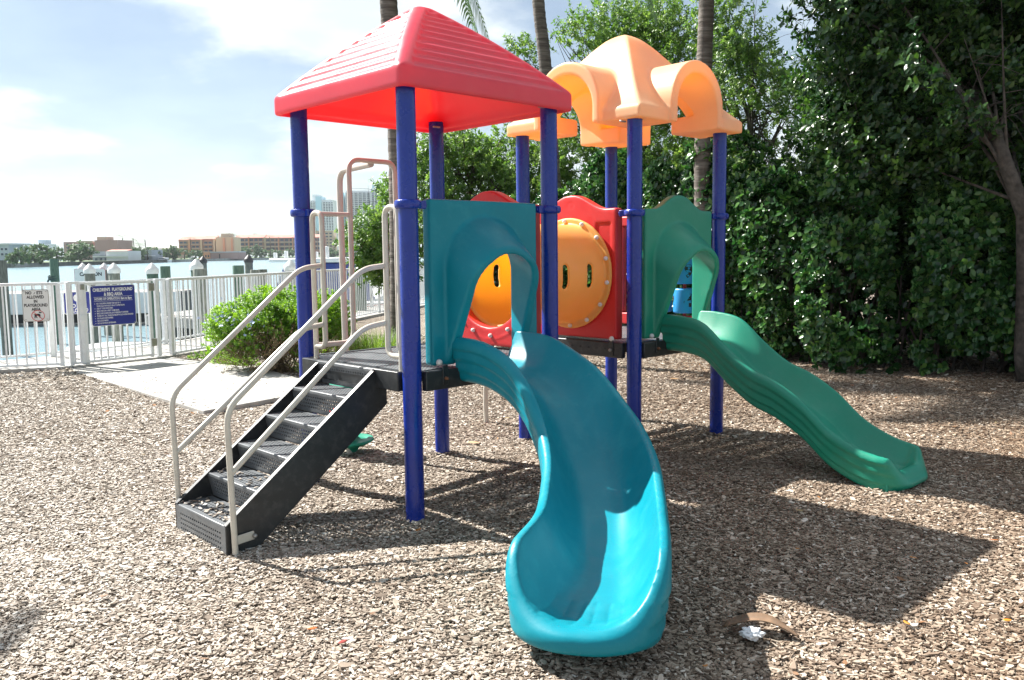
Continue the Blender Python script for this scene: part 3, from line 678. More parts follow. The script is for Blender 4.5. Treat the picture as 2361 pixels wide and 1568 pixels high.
fl = RNG.random(n_); z = hills(x, y)+RNG.uniform(.0, .016, n_)*s_
rot = np.stack([RNG.normal(0, .14, n_), RNG.normal(0, .14, n_), RNG.uniform(0, 6.28, n_)], 1)
sc_ = (s_*np.exp(RNG.normal(0, .32, n_)))[:, None]*np.stack([np.exp(RNG.normal(0, .18, n_)), np.ones(n_), np.exp(RNG.normal(0, .2, n_))], 1)
sc_ = np.minimum(sc_, 3.4)
tag(scatter('wood_chips', np.stack([x, y, z], 1), rot, sc_, RNG.integers(0, 7, n_), CH), 'weathered grey and brown wood chip mulch covering the play area', 'mulch', kind='stuff')
# chips lying on the two lowest treads and slide-foot litter
pp = []; 
for k in range(90):
    st = 0 if k < 62 else 1; q = W2(-1.05+run*st+random.uniform(.02, .18), random.uniform(.36, .92), rise*(st+1)+.006); pp.append(q)
tag(scatter('tread_chips', pp, [(random.gauss(0, .2), random.gauss(0, .2), random.uniform(0, 6)) for _ in pp], [(1.1, 1.1, 1.1)]*len(pp), [random.randrange(7) for _ in pp], CH), 'loose wood chips lying on the lowest stair treads', 'mulch', kind='stuff')
sx = RNG.uniform(-6.2, -2.3, 2600); sy = RNG.uniform(8.8, 13.2, 2600); k = slab_inside(sx, sy)
ed = np.minimum(1, np.abs((sy-12.32)+(sx+6.42)*1.12)/1.2); k &= RNG.random(2600) < .10+.55*(1-ed)**3
sx, sy = sx[k], sy[k]; m2 = len(sx)
tag(scatter('path_chips', np.stack([sx, sy, np.full(m2, .038)], 1), np.stack([RNG.normal(0, .1, m2), RNG.normal(0, .1, m2), RNG.uniform(0, 6.28, m2)], 1), np.full((m2, 3), 1.0), RNG.integers(0, 7, m2), CH), 'stray wood chips spilled over the concrete path', 'mulch', kind='stuff')
LMb = mat('brown leaf litter', (.22, .11, .05), .7, var=.5, scale=3, coord='Object')
lsrc = []
for k_ in range(4):
    V_, F_ = [], []
    for i_ in range(5):
        t_ = i_/4; w_ = .011*math.sin(math.pi*(t_*.94+.03)); V_ += [(-w_, .045*t_, .004+.004*k_*t_), (w_, .045*t_, .002+.006*t_*t_)]
    for i_ in range(4): F_.append((2*i_, 2*i_+1, 2*i_+3, 2*i_+2))
    lsrc.append(setmesh('litter', V_, F_, LMb if k_ < 2 else mat('litter tone %d' % k_, ((.42, .17, .04), (.33, .25, .13))[k_-2], .7, var=.3), smooth=False))
LC = coll_of(lsrc); m3 = 420; lx = RNG.uniform(-5, 7.5, m3); ly = 2.8+RNG.random(m3)**.8*10; k = ~slab_inside(lx, ly); lx, ly = lx[k], ly[k]; m3 = len(lx); ls = RNG.uniform(.4, 1.1, m3)
tag(scatter('leaf_litter', np.stack([lx, ly, hills(lx, ly)+.022], 1), np.stack([RNG.normal(0, .3, m3), RNG.normal(0, .3, m3), RNG.uniform(0, 6.28, m3)], 1), np.stack([ls]*3, 1), RNG.integers(0, 4, m3), LC), 'sparse small brown and orange leaf litter on the mulch', 'leaf litter', kind='stuff')
# single fallen leaves and litter
def fallen_leaf(px, py, size, col, label, rz=0):
    q = gz(px, py); mt = mat('fallen leaf '+label[:10]+str(px), col, .6, var=.2, scale=30, trans=.2)
    V = []; F = []; n_ = 7
    for i in range(n_):
        t_ = i/(n_-1); w_ = .5*math.sin(math.pi*min(1, t_*.92+.06))**.8*.45; V += [(size*(t_-.5), -w_*size, .15*size*(t_-.4)**2+.1*size*w_), (size*(t_-.5), 0, .15*size*(t_-.4)**2), (size*(t_-.5), w_*size, .15*size*(t_-.4)**2+.1*size*w_)]
    for i in range(n_-1):
        for j in (0, 1): a = i*3+j; F.append((a, a+3, a+4, a+1))
    o = setmesh('fallen_leaf', V, F, mt); sd = o.modifiers.new('s', 'SOLIDIFY'); sd.thickness = .0008
    o.location = (q.x, q.y, float(hills(q.x, q.y))+.026); o.rotation_euler = (.15, .1, rz); tag(o, label, 'leaf', 'fallen leaves on the mulch'); return o
fallen_leaf(2322, 1447, .045, (.75, .28, .03), 'bright orange fallen leaf near the right edge of the mulch', .3)
fallen_leaf(1555, 882, .12, (.62, .38, .2), 'pale orange fallen leaf beyond the blue post right of the curved slide', .2)
fallen_leaf(1093, 1026, .11, (.6, .4, .24), 'pale orange fallen leaf just right of the back blue post', .1)
fallen_leaf(790, 1485, .05, (.35, .06, .05), 'dark red fallen leaf in the front middle of the mulch', 1.)
fallen_leaf(720, 1452, .045, (.55, .14, .03), 'rust orange fallen leaf below the foot of the stairs', .5)
fallen_leaf(1965, 893, .06, (.6, .2, .05), 'rusty fallen leaf between the wave slide and the hedge', .5)
fallen_leaf(2105, 1303, .05, (.65, .25, .04), 'orange fallen leaf at the edge of the roof shadow', 2.)
fallen_leaf(2290, 1262, .05, (.6, .2, .05), 'rust fallen leaf by the right tip of the roof shadow', 2.6)
fallen_leaf(2090, 1453, .05, (.7, .3, .05), 'small orange fallen leaf on the sunlit mulch below the shadow', 1.6)
# palm sheath and crumpled tissue
q = gz(1735, 1462)
b = MB(); V = []; F = []; n_ = 18
for i in range(n_+1):
    t_ = i/n_; w_ = .052*math.sin(math.pi*min(1, t_*.85+.12))**.7*(1-.55*t_); xx = .30*t_; yy = .05*math.sin(t_*3.0)-.02; zz_ = .03*math.sin(math.pi*t_)+.012
    for j in range(5):
        c_ = (j-2)/2; V.append((xx, yy+w_*c_, zz_+.35*w_*c_*c_))
for i in range(n_):
    for j in range(4): a = i*5+j; F.append((a, a+5, a+6, a+1))
sh = setmesh('palm_sheath', V, F, mat('dry palm sheath', (.16, .10, .06), .6, var=.3, scale=20)); sh.modifiers.new('s', 'SOLIDIFY').thickness = .004
sh.location = gz(1672, 1455) + Vector((0, 0, .02)); sh.rotation_euler = (0, 0, -.42); tag(sh, 'dry curled brown palm sheath lying on the mulch', 'palm sheath')
bmx = bmesh.new(); bmesh.ops.create_icosphere(bmx, subdivisions=4, radius=.05)
from mathutils import noise as mnoise
for v in bmx.verts:
    nz = mnoise.turbulence(v.co*34, 4, True); v.co = v.co*(1+.75*(nz-.5))*.8; v.co.z = v.co.z*.5+.01; v.co.x *= 1.15
me = bpy.data.meshes.new('crumpled_tissue'); bmx.to_mesh(me); me.materials.append(mat('crumpled tissue', (.7, .72, .74), .9, var=.08)); me.shade_smooth()
o = bpy.data.objects.new('crumpled_tissue', me); link(o); q = gz(1733, 1482); o.location = (q.x, q.y, .03); tag(o, 'crumpled white tissue beside the dry palm sheath', 'tissue')

# ------------------------------------------------------------------ white fence, gate, waterfront railing, boardwalk
def along(pts):
    P = [Vector((*p, 0)) for p in pts]; L = [0]
    for a, c in zip(P[:-1], P[1:]): L.append(L[-1]+(c-a).length)
    def f(s):
        s = min(max(s, 0), L[-1])
        for i in range(len(P)-1):
            if s <= L[i+1]+1e-9:
                d = (P[i+1]-P[i]).normalized(); return P[i]+d*(s-L[i]), d
        return P[-1], (P[-1]-P[-2]).normalized()
    return f, L
def fence(name, label, cat, pts, z0, z1, gap, pw, postw, every, zr=.085, toph=.04):
    root = empty(name, (*pts[0], 0), label=label, cat=cat); O = Vector((*pts[0], 0)); f, L = along(pts)
    for a, c in zip(pts[:-1], pts[1:]):
        A, C = Vector((*a, 0))-O, Vector((*c, 0))-O
        MB().beam(A+Vector((0, 0, z1)), C+Vector((0, 0, z1)), .045, toph).build('rail', M_white, root, bev=.006)
        MB().beam(A+Vector((0, 0, z0+zr)), C+Vector((0, 0, z0+zr)), .032, .032).build('rail', M_white, root, bev=.004)
    pk = MB().box(-pw/2, pw/2, -pw/2, pw/2, z0+zr+.014, z1-.018).build('picket', M_white, root, smooth=False); first = True
    s = gap*.6
    while s < L[-1]-.02:
        p, d = f(s); q = pk if first else copy_of(pk, root); first = False
        q.location = p-O; q.rotation_euler = (0, 0, math.atan2(d.y, d.x)); s += gap
    po = MB().box(-postw/2, postw/2, -postw/2, postw/2, z0-.06, z1+.01).build('fence_post', M_white, root, bev=.005); first = True
    s = 0
    while s <= L[-1]+.01:
        p, d = f(s); q = po if first else copy_of(po, root); first = False
        q.location = p-O; q.rotation_euler = (0, 0, math.atan2(d.y, d.x)); s += every if s+every <= L[-1]+.02 else 1e9
    p, d = f(L[-1]); q = copy_of(po, root); q.location = p-O; q.rotation_euler = (0, 0, math.atan2(d.y, d.x))
    return root
fence('picket_fence', 'white metal picket fence left of the gate carrying the no pets sign', 'fence', [(-6.48, 12.31), (-7.26, 12.10), (-8.9, 11.62)], 0, 1.235, .128, .019, .055, 1.9)
fence('picket_fence', 'white metal picket fence running from the gate back along the boardwalk', 'fence', [(-5.37, 13.5), (-5.06, 14.5), (-4.52, 17.9), (-3.43, 23.4), (-1.2, 33)], 0, 1.245, .128, .018, .06, 2.4)
fence('picket_fence', 'short white fence infill between the gate latch post and the left fence', 'fence', [(-6.355, 12.33), (-6.23, 12.43)], 0, 1.245, .075, .022, .055, .2)
GA, GB = Vector((-6.21, 12.44, 0)), Vector((-5.585, 13.32, 0)); gd = (GB-GA).normalized(); ga = math.atan2(gd.y, gd.x); GLn = (GB-GA).length
gate = empty('gate', GA, ga, label='white metal picket gate carrying the blue rules sign', cat='gate')
MB().box(0, GLn, -.018, .018, 1.205, 1.245).build('rail', M_white, gate, bev=.004); MB().box(0, GLn, -.018, .018, .07, .11).build('rail', M_white, gate, bev=.004)
for x0 in (.0, GLn-.05): MB().box(x0, x0+.05, -.022, .022, .05, 1.25).build('gate_stile', M_white, gate, bev=.004)
for k in range(8): MB().box(.115+k*.108, .137+k*.108, -.011, .011, .105, 1.21).build('picket', M_white, gate, smooth=False)
MB().box(-.055, .035, -.035, .03, .68, .78).build('latch', M_white, gate, bev=.008); MB().box(-.03, .03, -.03, .03, 1.14, 1.22).build('latch', M_steel, gate, bev=.006)
for z_ in (.22, 1.08): MB().box(GLn-.04, GLn+.05, -.03, .01, z_, z_+.12).build('hinge', M_steel, gate, bev=.006)
gp_ = MB().box(-.03, .03, -.03, .03, 0, 1.26).build('fence_post', M_white, bev=.005); gp_.location = (-5.53, 13.40, 0); gp_.rotation_euler = (0, 0, ga); gp_.name = 'gate_post'; tag(gp_, 'white hinge post right of the picket gate', 'post')
FAR = [(-10.6, 11.0), (-7.8, 13.05), (-6.75, 14.2), (-6.2, 15.4), (-5.75, 17.9), (-5.15, 21.5), (-4.1, 26), (-1.6, 36)]
fence('waterfront_railing', 'white waterfront railing along the outer edge of the boardwalk', 'railing', FAR, .02, 1.20, .135, .018, .07, 2.1)
NEAR = [(-9.6, 10.6), (-7.2, 11.95), (-6.35, 12.25), (-5.5, 13.3), (-4.98, 14.6), (-4.43, 17.9), (-3.34, 23.4), (-1.1, 33)]
bw = empty('boardwalk', (-6, 15, 0), label='weathered grey plank boardwalk between the white fence and the water', cat='boardwalk')
fa, La = along(NEAR); fb_, Lb = along([(x-.10, y) for x, y in FAR]); npl = 118
for k in range(npl):
    t0 = k/npl; t1 = (k+.93)/npl; a0, _ = fa(t0*La[-1]); a1, _ = fa(t1*La[-1]); b0, _ = fb_(t0*Lb[-1]); b1, _ = fb_(t1*Lb[-1]); O = Vector((-6, 15, 0))
    MB().prism([tuple((v-O)[:2]) for v in (b0, b1, a1, a0)][::-1], .0, .045+random.uniform(-.003, .003)).build('plank', M_plank, bw, smooth=False)
kb = MB()
for a, c in zip(NEAR[:-1], NEAR[1:]): kb.beam((a[0]+.06, a[1]-.04, .02), (c[0]+.06, c[1]-.04, .02), .09, .09)
tag(kb.build('curb', M_conc, smooth=False, bev=.01), 'thin pale concrete curb under the near white fence', 'curb')
# signs
def sign(name, label, loc, ang, w, h, mface, edge, tilt=0):
    s_ = empty(name, loc, ang, label=label, cat='sign')
    r_ = .035; P = []
    for cx_, cz_, a0 in ((w/2-r_, h/2-r_, 0), (-w/2+r_, h/2-r_, 90), (-w/2+r_, -h/2+r_, 180), (w/2-r_, -h/2+r_, 270)):
        for k in range(5): a = rad(a0+k*22.5); P.append((cx_+r_*math.cos(a), cz_+r_*math.sin(a)))
    M = Matrix(((1, 0, 0, 0), (0, 0, -1, 0), (0, 1, 0, 0), (0, 0, 0, 1)))
    MB().prism(P, 0, .003, M).build('board', edge, s_, smooth=False)
    MB().prism([(x*(w-.018)/w, z_*(h-.018)/h) for x, z_ in P], .0034, .0042, M).build('face', mface, s_, smooth=False)
    for sx in (-1, 1):
        for sz in (-1, 1): bolt(sx*(w/2-.035), -.004, sz*(h/2-.03), (0, -1, 0), M_steel, .006, parent=s_, name='screw')
    return s_
def sigtext(s_, body, size, x, z_, m_, align='CENTER', off=.002, sx=1., d=.0055):
    o = text_mesh(body, size, m_, 'lettering', s_, off=off*size/.05, align=align, sx=sx); o.rotation_euler = (math.pi/2, 0, 0); o.location = (x, -d, z_); return o
fa1 = math.atan2(.21, .78)
s1 = sign('no_pets_sign', 'small white no pets allowed in playground sign with a crossed out dog', (-6.745, 12.19, .935), fa1, .345, .455, M_signw, M_steel)
sigtext(s1, 'NO', .058, -.085, .178, M_lead, sx=.85); sigtext(s1, 'ETS', .058, .055, .178, M_lead, sx=.85)
MB().add([(-.022, -.0055, .160), (-.014, -.0055, .160), (.002, -.0055, .186), (-.003, -.0055, .19)], [(0, 1, 2, 3)]).build('lettering', M_lead, s1, smooth=False)
for tx, z_, w_ in (('ALLOWED', .118, .8), ('IN', .058, .8), ('PLAYGROUND', .002, .78), ('AREA', -.055, .8)): sigtext(s1, tx, .058, 0, z_, M_lead, sx=w_)
b = MB(); b.tube([(.02+.082*math.cos(a), -.006, -.145+.075*math.sin(a)) for a in np.linspace(0, 6.2832, 33)], .0045, 6); b.tube([(-.04, -.006, -.09), (.08, -.006, -.2)], .0045, 6)
b.build('symbol', M_signr, s1, ang=60)
dog = [(-.045, -.118), (-.02, -.122), (-.005, -.118), (.035, -.118), (.05, -.128), (.05, -.15), (.045, -.178), (.036, -.178), (.036, -.15), (.0, -.146), (.012, -.178), (.0, -.180), (-.012, -.155), (-.016, -.182), (-.028, -.182), (-.026, -.13)]
M_ = Matrix(((1, 0, 0, 0), (0, 0, -1, 0), (0, 1, 0, 0), (0, 0, 0, 1)))
MB().prism(dog[::-1], .0046, .0052, M_).prism([(.03, -.1), (.045, -.112), (.068, -.108), (.07, -.1), (.05, -.092), (.036, -.086)], .0046, .0052, M_).build('symbol', M_lead, s1, smooth=False)
s2 = sign('playground_rules_sign', 'large blue childrens playground and BBQ area rules sign on the gate', tuple(GA+gd*.455+Vector((.78, -.62, 0)).normalized()*.03+Vector((0, 0, .895))), ga, .70, .60, M_signb, M_signw)
sigtext(s2, "CHILDREN'S  PLAYGROUND", .066, 0, .232, M_wprint, sx=.74); sigtext(s2, '& BBQ AREA', .066, 0, .165, M_wprint, sx=.78)
for z_ in (.128, .066): MB().box(-.30, .30, -.0060, -.0048, z_-.002, z_+.002).build('rule_line', M_wprint, s2, smooth=False)
sigtext(s2, 'HOURS OF OPERATION: 8am to 8pm', .050, 0, .097, M_wprint, sx=.72, off=.0015)
rules = [(1, 'NO CHILDREN UNDER THE AGE OF 12'), (0, 'YEARS OLD WITHOUT ADULT SUPERVISION.'), (1, 'USE AT YOUR OWN RISK.'), (1, "BBQ'S ARE ON A FIRST COME BASIS."), (1, "BBQ'S ARE CHARCOAL & AT RESIDENT'S EXPENSE."), (1, 'PLEASE PUT ALL TRASH IN RECEPTACLES WHEN FINISHED'), (1, 'NO GLASS CONTAINERS.'), (1, 'NO LOUD MUSIC.'), (1, 'NO ALCOHOLIC BEVERAGES.')]
zz_ = .032
for bl, tx in rules:
    sigtext(s2, tx, .031, -.265, zz_, M_wprint, 'LEFT', sx=.70, off=.0012)
    if bl: MB().box(-.296, -.284, -.006, -.0048, zz_-.004, zz_+.004).build('bullet', M_wprint, s2, smooth=False)
    zz_ -= .036
s3 = sign('no_pets_sign', 'blue and white no pets sign on the waterfront railing behind the gate', (-7.0, 13.86, .88), math.atan2(1.15, 1.05), .42, .36, M_signb, M_signw)
MB().lathe([(.06, .0), (.06, .0012)], 28, M=Matrix.Translation((0, -.005, .08)) @ Matrix.Rotation(math.pi/2, 4, 'X')).build('symbol', M_wprint, s3, ang=60)
sigtext(s3, 'NO PETS', .085, 0, -.05, M_wprint, sx=.85); sigtext(s3, 'ALLOWED', .085, 0, -.125, M_wprint, sx=.8)

# ------------------------------------------------------------------ pilings, docks, boats
M_cap = mat('white cone cap', (.72, .72, .70), .4, var=.05, scale=5, dirt=((.5, .46, .42), .4, 8)); M_capd = mat('dark cone cap', (.06, .055, .055), .5, var=.2)
def piling(px, topy, D, dia, cap, wood_, label):
    p = at(px, topy, D); r_ = dia/2; e = empty('piling', (p.x, p.y, -2.2), label=label, cat='piling', group='dock pilings along the waterfront')
    H = p.z+2.2-(.26*dia/.3 if cap else 0)
    b = MB().lathe([(r_*1.04, -.6), (r_*1.02, H*.5), (r_*.98, H-.02), (r_*.93, H)], 20); b.build('pile', wood_, e, ang=50)
    if cap:
        h = .26*dia/.3; MB().lathe([(r_*1.12, H-.03), (r_*1.16, H+.02), (r_*1.14, H+h*.32), (r_*1.02, H+h*.42), (r_*.45, H+h*.8), (r_*.08, H+h)], 24).build('cap', cap, e, ang=40)
    return e
PL = [(3, 600, 25, .28, None, M_pile, 'bare grey piling cut by the left edge of the photo'), (124, 597, 28, .27, None, M_pileg, 'flat topped green piling with a rope tied round it'),
 (190, 606, 31, .27, M_cap, M_pile, 'white capped piling left behind the caution sign'), (205.5, 608, 24, .28, M_cap, M_pile, 'white capped piling in front of the caution sign left half'),
 (240, 606, 31, .26, M_cap, M_pile, 'white capped piling right behind the caution sign'), (262, 606, 22.5, .28, M_cap, M_pile, 'white capped piling just right of the caution sign'),
 (350, 606, 21.5, .28, M_cap, M_pileg, 'white capped piling beside the gate hinge'), (380.5, 613.7, 23.5, .27, None, M_pileg, 'flat topped green piling right of the gate'),
 (452, 597, 21, .28, M_cap, M_pileg, 'white capped green piling beside the dark capped one'), (467.5, 590.5, 33, .27, M_capd, M_pile, 'far dark capped piling behind a white capped one'),
 (461, 620, 19.2, .31, None, M_pile, 'thick flat topped piling in front of a white capped one'), (549, 611.8, 22, .29, None, M_pileg, 'short flat topped piling left of the tall dark capped one'),
 (572.5, 587, 31, .29, M_capd, M_pile, 'tall dark capped piling above the shrub'), (588, 622, 24, .27, None, M_pile, 'left one of the two low flat pilings above the shrub'), (605, 621, 24.5, .27, None, M_pile, 'right one of the two low flat pilings above the shrub'),
 (669, 598, 21.5, .29, M_cap, M_pile, 'white capped piling left of the front left blue post'), (830, 607, 24, .33, M_cap, M_pileg, 'thick white capped piling below the small tree')]
for a in PL: piling(*a)
p = at(124, 645, 28); b = MB()
for k, (dz, rr) in enumerate(((0, .15), (.05, .155), (.11, .15))):
    b.tube([(p.x+rr*math.cos(a), p.y+rr*math.sin(a), p.z+dz+.02*math.sin(a*2+k)) for a in np.linspace(0, 6.28, 17)], .022, 6)
b.tube([(p.x-.12, p.y-.1, p.z), (p.x-.2, p.y-.12, p.z-.25), (p.x-.16, p.y-.12, p.z-.7)], .03, 6)
tag(b.build('rope', mat('dark mooring rope', (.06, .09, .09), .9), ang=60), 'dark mooring rope wound round the green piling', 'rope')
cs = at(217, 632, 30); s4 = sign('caution_sign', 'white caution sign with a red border on pilings in the water', (cs.x, cs.y-.3, cs.z-.12), 0, 1.08, .62, M_signw, M_signr)
sigtext(s4, 'CAUTION', .17, .03, .12, M_lead, sx=1.0); sigtext(s4, 'MANATEE AREA', .08, .03, -.08, M_lead) if False else None
M_fasc = mat('white dock fascia', (.66, .67, .67), .6, var=.06, dirt=((.4, .4, .38), .4, 3))
fd = empty('finger_pier', (-19, 35.8, 0), label='long white edged pier standing over the water behind the fence', cat='pier')
for k in range(30): MB().box(-4.2+k*.31, -3.91+k*.31, -.05, 2.4, .10, .17).build('plank', M_plank, fd, smooth=False)
MB().box(-4.2, 5.2, -.12, -.055, -.72, .16).build('fascia', M_fasc, fd, bev=.02); MB().box(-4.2, 5.2, .1, 2.3, -1.1, .09).build('float', M_dark, fd, smooth=False)
fp = empty('finger_dock', (0, 0, 0), label='weathered plank dock reaching out over the water beyond the fence', cat='dock')
A0, A1, B0, B1 = Vector((-10.2, 23.9, 0)), Vector((-5.45, 19.9, 0)), Vector((-9.2, 27.4, 0)), Vector((-4.3, 24.6, 0)); nb = 38
for k in range(nb):
    t0, t1 = k/nb, (k+.94)/nb; P = [A0.lerp(A1, t0), A0.lerp(A1, t1), B0.lerp(B1, t1), B0.lerp(B1, t0)]
    MB().prism([tuple(v[:2]) for v in P], -.04, .0+random.uniform(-.004, .004)).build('plank', M_plank, fp, smooth=False)
MB().beam(A0+Vector((0, .1, -.16)), A1+Vector((0, .1, -.16)), .08, .24).build('edge_beam', M_plank, fp, smooth=False)
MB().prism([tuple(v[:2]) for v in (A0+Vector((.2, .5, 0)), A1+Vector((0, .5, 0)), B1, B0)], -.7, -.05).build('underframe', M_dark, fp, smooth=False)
# low white float
q = at(225, 800, 20.5); fl_ = empty('boat_lift_float', (q.x, q.y, -1.2), -.15, label='low white moulded float lying on the water behind the gate', cat='float')
MB().prism([(-1.05, -.2), (-.8, -.55), (.9, -.55), (1.05, -.3), (1.05, 1.6), (-.75, 1.6), (-1.05, .9)], 0, .58).build('hull', M_fasc, fl_, bev=.09, seg=3)
MB().prism([(-.85, 0), (-.5, -.35), (.8, -.35), (.85, 1.3), (-.6, 1.3)], .585, .66).build('deck_pad', M_white, fl_, bev=.03)
# moored cruiser
bt = empty('cabin_cruiser', (-7.15, 30.2, WATER), -.12, label='moored white cabin cruiser under a navy blue canvas cover', cat='boat')
def loft(secs, mat_, name, par, **k):
    b = MB(); n_ = len(secs[0]); V = [v for s in secs for v in s]; F = []
    for i in range(len(secs)-1):
        for j in range(n_): j2 = (j+1) % n_; F.append((i*n_+j, i*n_+j2, (i+1)*n_+j2, (i+1)*n_+j))
    F += [tuple(range(n_-1, -1, -1)), tuple(range((len(secs)-1)*n_, len(secs)*n_))]; b.add(V, F); return b.build(name, mat_, par, **k)
def hs(y, w, h, k=.75): return [(-w*.55*k, y, -.3), (w*.55*k, y, -.3), (w*.9, y, .25), (w, y, h), (w*.9, y, h+.06), (-w*.9, y, h+.06), (-w, y, h), (-w*.9, y, .25)]
loft([hs(0, 1.45, .95), hs(3, 1.55, 1.05), hs(6, 1.35, 1.25), hs(8, .7, 1.45), hs(9, .08, 1.55, .3)], M_fasc, 'hull', bt, ang=30)
MB().box(-1.5, 1.5, -.012, .0, .58, .74).build('window_strip', M_dark, bt, smooth=False); MB().box(-1.46, 1.46, -.02, 4, .9, 1.06).build('rub_rail', M_white, bt, bev=.02)
M_navy = mat('navy canvas', (.05, .08, .30), .75, var=.12, scale=2, bump=.02, bscale=3)
loft([[(-1.4, -.1, 1.05), (1.4, -.1, 1.05), (1.25, .1, 1.9), (.9, .25, 2.5), (-.9, .25, 2.5), (-1.1, .1, 1.9)], [(-1.45, 3.4, 1.1), (1.45, 3.4, 1.1), (1.2, 3.2, 1.9), (.95, 3, 2.52), (-.95, 3, 2.52), (-1.2, 3.2, 1.9)]], M_navy, 'canvas_cover', bt, ang=20)
MB().box(-1.35, 1.2, -.1, 3.6, 2.56, 2.7).build('hardtop', M_white, bt, bev=.05)
for x_, h_ in ((-1.2, .2), (-.8, .26), (-.3, .36), (.0, .3), (.3, .22), (.7, .4)): MB().box(x_-.05, x_+.05, .1, .25, 2.7, 2.7+h_).build('deck_fitting', M_white, bt, bev=.02)
q = at(863, 722, 27); rb = empty('dock_shed', (q.x, q.y, 0), label='small faded red dock box behind the fence pickets', cat='dock box')
MB().box(-.35, .35, 0, .6, -.35, .05).build('body', mat('faded red paint', (.5, .2, .19), .7, var=.1), rb, bev=.02); MB().box(-.38, .38, -.03, .63, .052, .10).build('lid', M_white, rb, bev=.01)

# ------------------------------------------------------------------ far shore
M_lawn = mat('far lawn', (.12, .17, .08), .95, var=.25, scale=.05); M_seaw = mat('far seawall', (.26, .27, .26), .9, var=.3, scale=.3)
FS = [(-900, 200), (-300, 232), (20, 268), (200, 340), (369, 430), (520, 540), (680, 640), (870, 720), (1150, 800), (1700, 900), (2600, 950)]
fsp = [(at(px, 590, D).x, D) for px, D in FS]
V = [(x_, y_, .15) for x_, y_ in fsp]+[(x_*2.5 if x_ < 0 else x_*3, 2600, .15) for x_, y_ in fsp]; k_ = len(fsp)
tag(MB().add(V, [(i, i+1, k_+i+1, k_+i) for i in range(k_-1)]).build('far_shore', M_lawn, smooth=False), kind='structure')
b = MB()
for a, c in zip(fsp[:-1], fsp[1:]): b.beam((a[0], a[1], -.55), (c[0], c[1], -.55), .6, 1.5)
tag(b.build('seawall', M_seaw, smooth=False), 'dark seawall along the far shore of the bay', 'seawall')
M_wglass = mat('distant window glass', (.05, .08, .12), .15, var=.3, scale=.2)
def fm(name, c): return mat(name, c, .85, var=.05, scale=.1)
B_white, B_pale, B_pink, B_tan, B_orange, B_cream, B_brown, B_blue, B_grey = fm('white stucco', (.66, .68, .70)), fm('pale blue grey stucco', (.48, .55, .62)), fm('pink brown stucco', (.38, .25, .23)), fm('tan stucco', (.50, .40, .31)), fm('orange stucco', (.62, .30, .18)), fm('cream stucco', (.60, .45, .30)), fm('terracotta brown stucco', (.40, .22, .16)), fm('aqua stucco', (.42, .62, .72)), fm('grey stucco', (.33, .36, .41))
B_tile = fm('terracotta roof tile', (.48, .20, .16)); B_tanroof = fm('tan metal roof', (.50, .46, .40))
class Bld:
    def __init__(s, name, label, px, D, cat='building'):
        p = at(px, 590, D); s.D = D; s.o = Vector((p.x, D, 0)); s.e = empty(name, s.o, label=label, cat=cat)
    def pt(s, px, py, dy=0): return at(px, py, s.D+dy)-s.o
    def block(s, px0, px1, y0, y1, mat_, name='wall', dy=0, depth=14, bev=0):
        a, c = s.pt(px0, y0, dy), s.pt(px1, y1, dy); return MB().box(a.x, c.x, dy, dy+depth, min(c.z, a.z), max(a.z, c.z)).build(name, mat_, s.e, smooth=False)
    def wins(s, px0, px1, y0, y1, nx, ny, fw=.6, fh=.55, mat_=None, name='window', dy=-.15):
        a, c = s.pt(px0, y0), s.pt(px1, y1); cw, chh = (c.x-a.x)/nx, (a.z-c.z)/ny; base = None
        for i in range(nx):
            for j in range(ny):
                if base is None: base = MB().box(-cw*fw/2, cw*fw/2, 0, .3, -chh*fh/2, chh*fh/2).build(name, mat_ or M_wglass, s.e, smooth=False); q = base
                else: q = copy_of(base, s.e)
                q.location = (a.x+cw*(i+.5), dy, a.z-chh*(j+.5))
    def gable(s, px0, px1, y0, y1, mat_, run_=8):
        a, c = s.pt(px0, y1), s.pt(px1, y1); t_ = s.pt(px0, y0)
        MB().add([(a.x, -.8, a.z), (c.x, -.8, a.z), (c.x, run_, t_.z), (a.x, run_, t_.z), (a.x, -.8, a.z-.4), (c.x, -.8, a.z-.4), (c.x, run_, a.z-.4), (a.x, run_, a.z-.4)], [(0, 1, 2, 3), (7, 6, 5, 4), (0, 4, 5, 1), (1, 5, 6, 2), (2, 6, 7, 3), (3, 7, 4, 0)]).build('roof', mat_, s.e, smooth=False)
b1 = Bld('house', 'pale flat roofed house cut by the left edge of the photo', 10, 285); b1.block(-60, 22, 564, 600, B_pale, depth=10); b1.block(-62, 26.5, 561.5, 563.8, B_white, 'roof', -1, 12); b1.wins(-10, 20, 569, 592, 3, 2, .5, .4)
b2 = Bld('apartment_building', 'very distant white apartment block with a square tower', 78, 620); b2.block(46, 108, 563, 592, B_white); b2.block(88, 105, 553.5, 563, B_pale, 'tower', 2, 8); b2.wins(50, 104, 565, 575, 7, 1, .45, .6)
b3 = Bld('apartment_building', 'pink brown five storey apartment block with white balconies', 210, 450)
b3.block(146, 218, 558, 600, B_pink); b3.block(217.5, 273, 554, 600, B_pink, dy=-2, depth=18); b3.block(223, 246, 546, 553.8, B_tan, 'penthouse', 0, 8); b3.block(176, 212, 555.5, 559.5, B_tan, 'parapet', -2.2, 2)
b3.wins(150, 174, 560, 583, 2, 3, .5, .4); b3.wins(178, 212, 560, 583, 3, 3, .9, .28, B_white, 'balcony', -1.6); b3.wins(178, 212, 561, 584, 3, 3, .8, .3); b3.wins(222, 270, 557, 584, 5, 4, .3, .2, B_white)
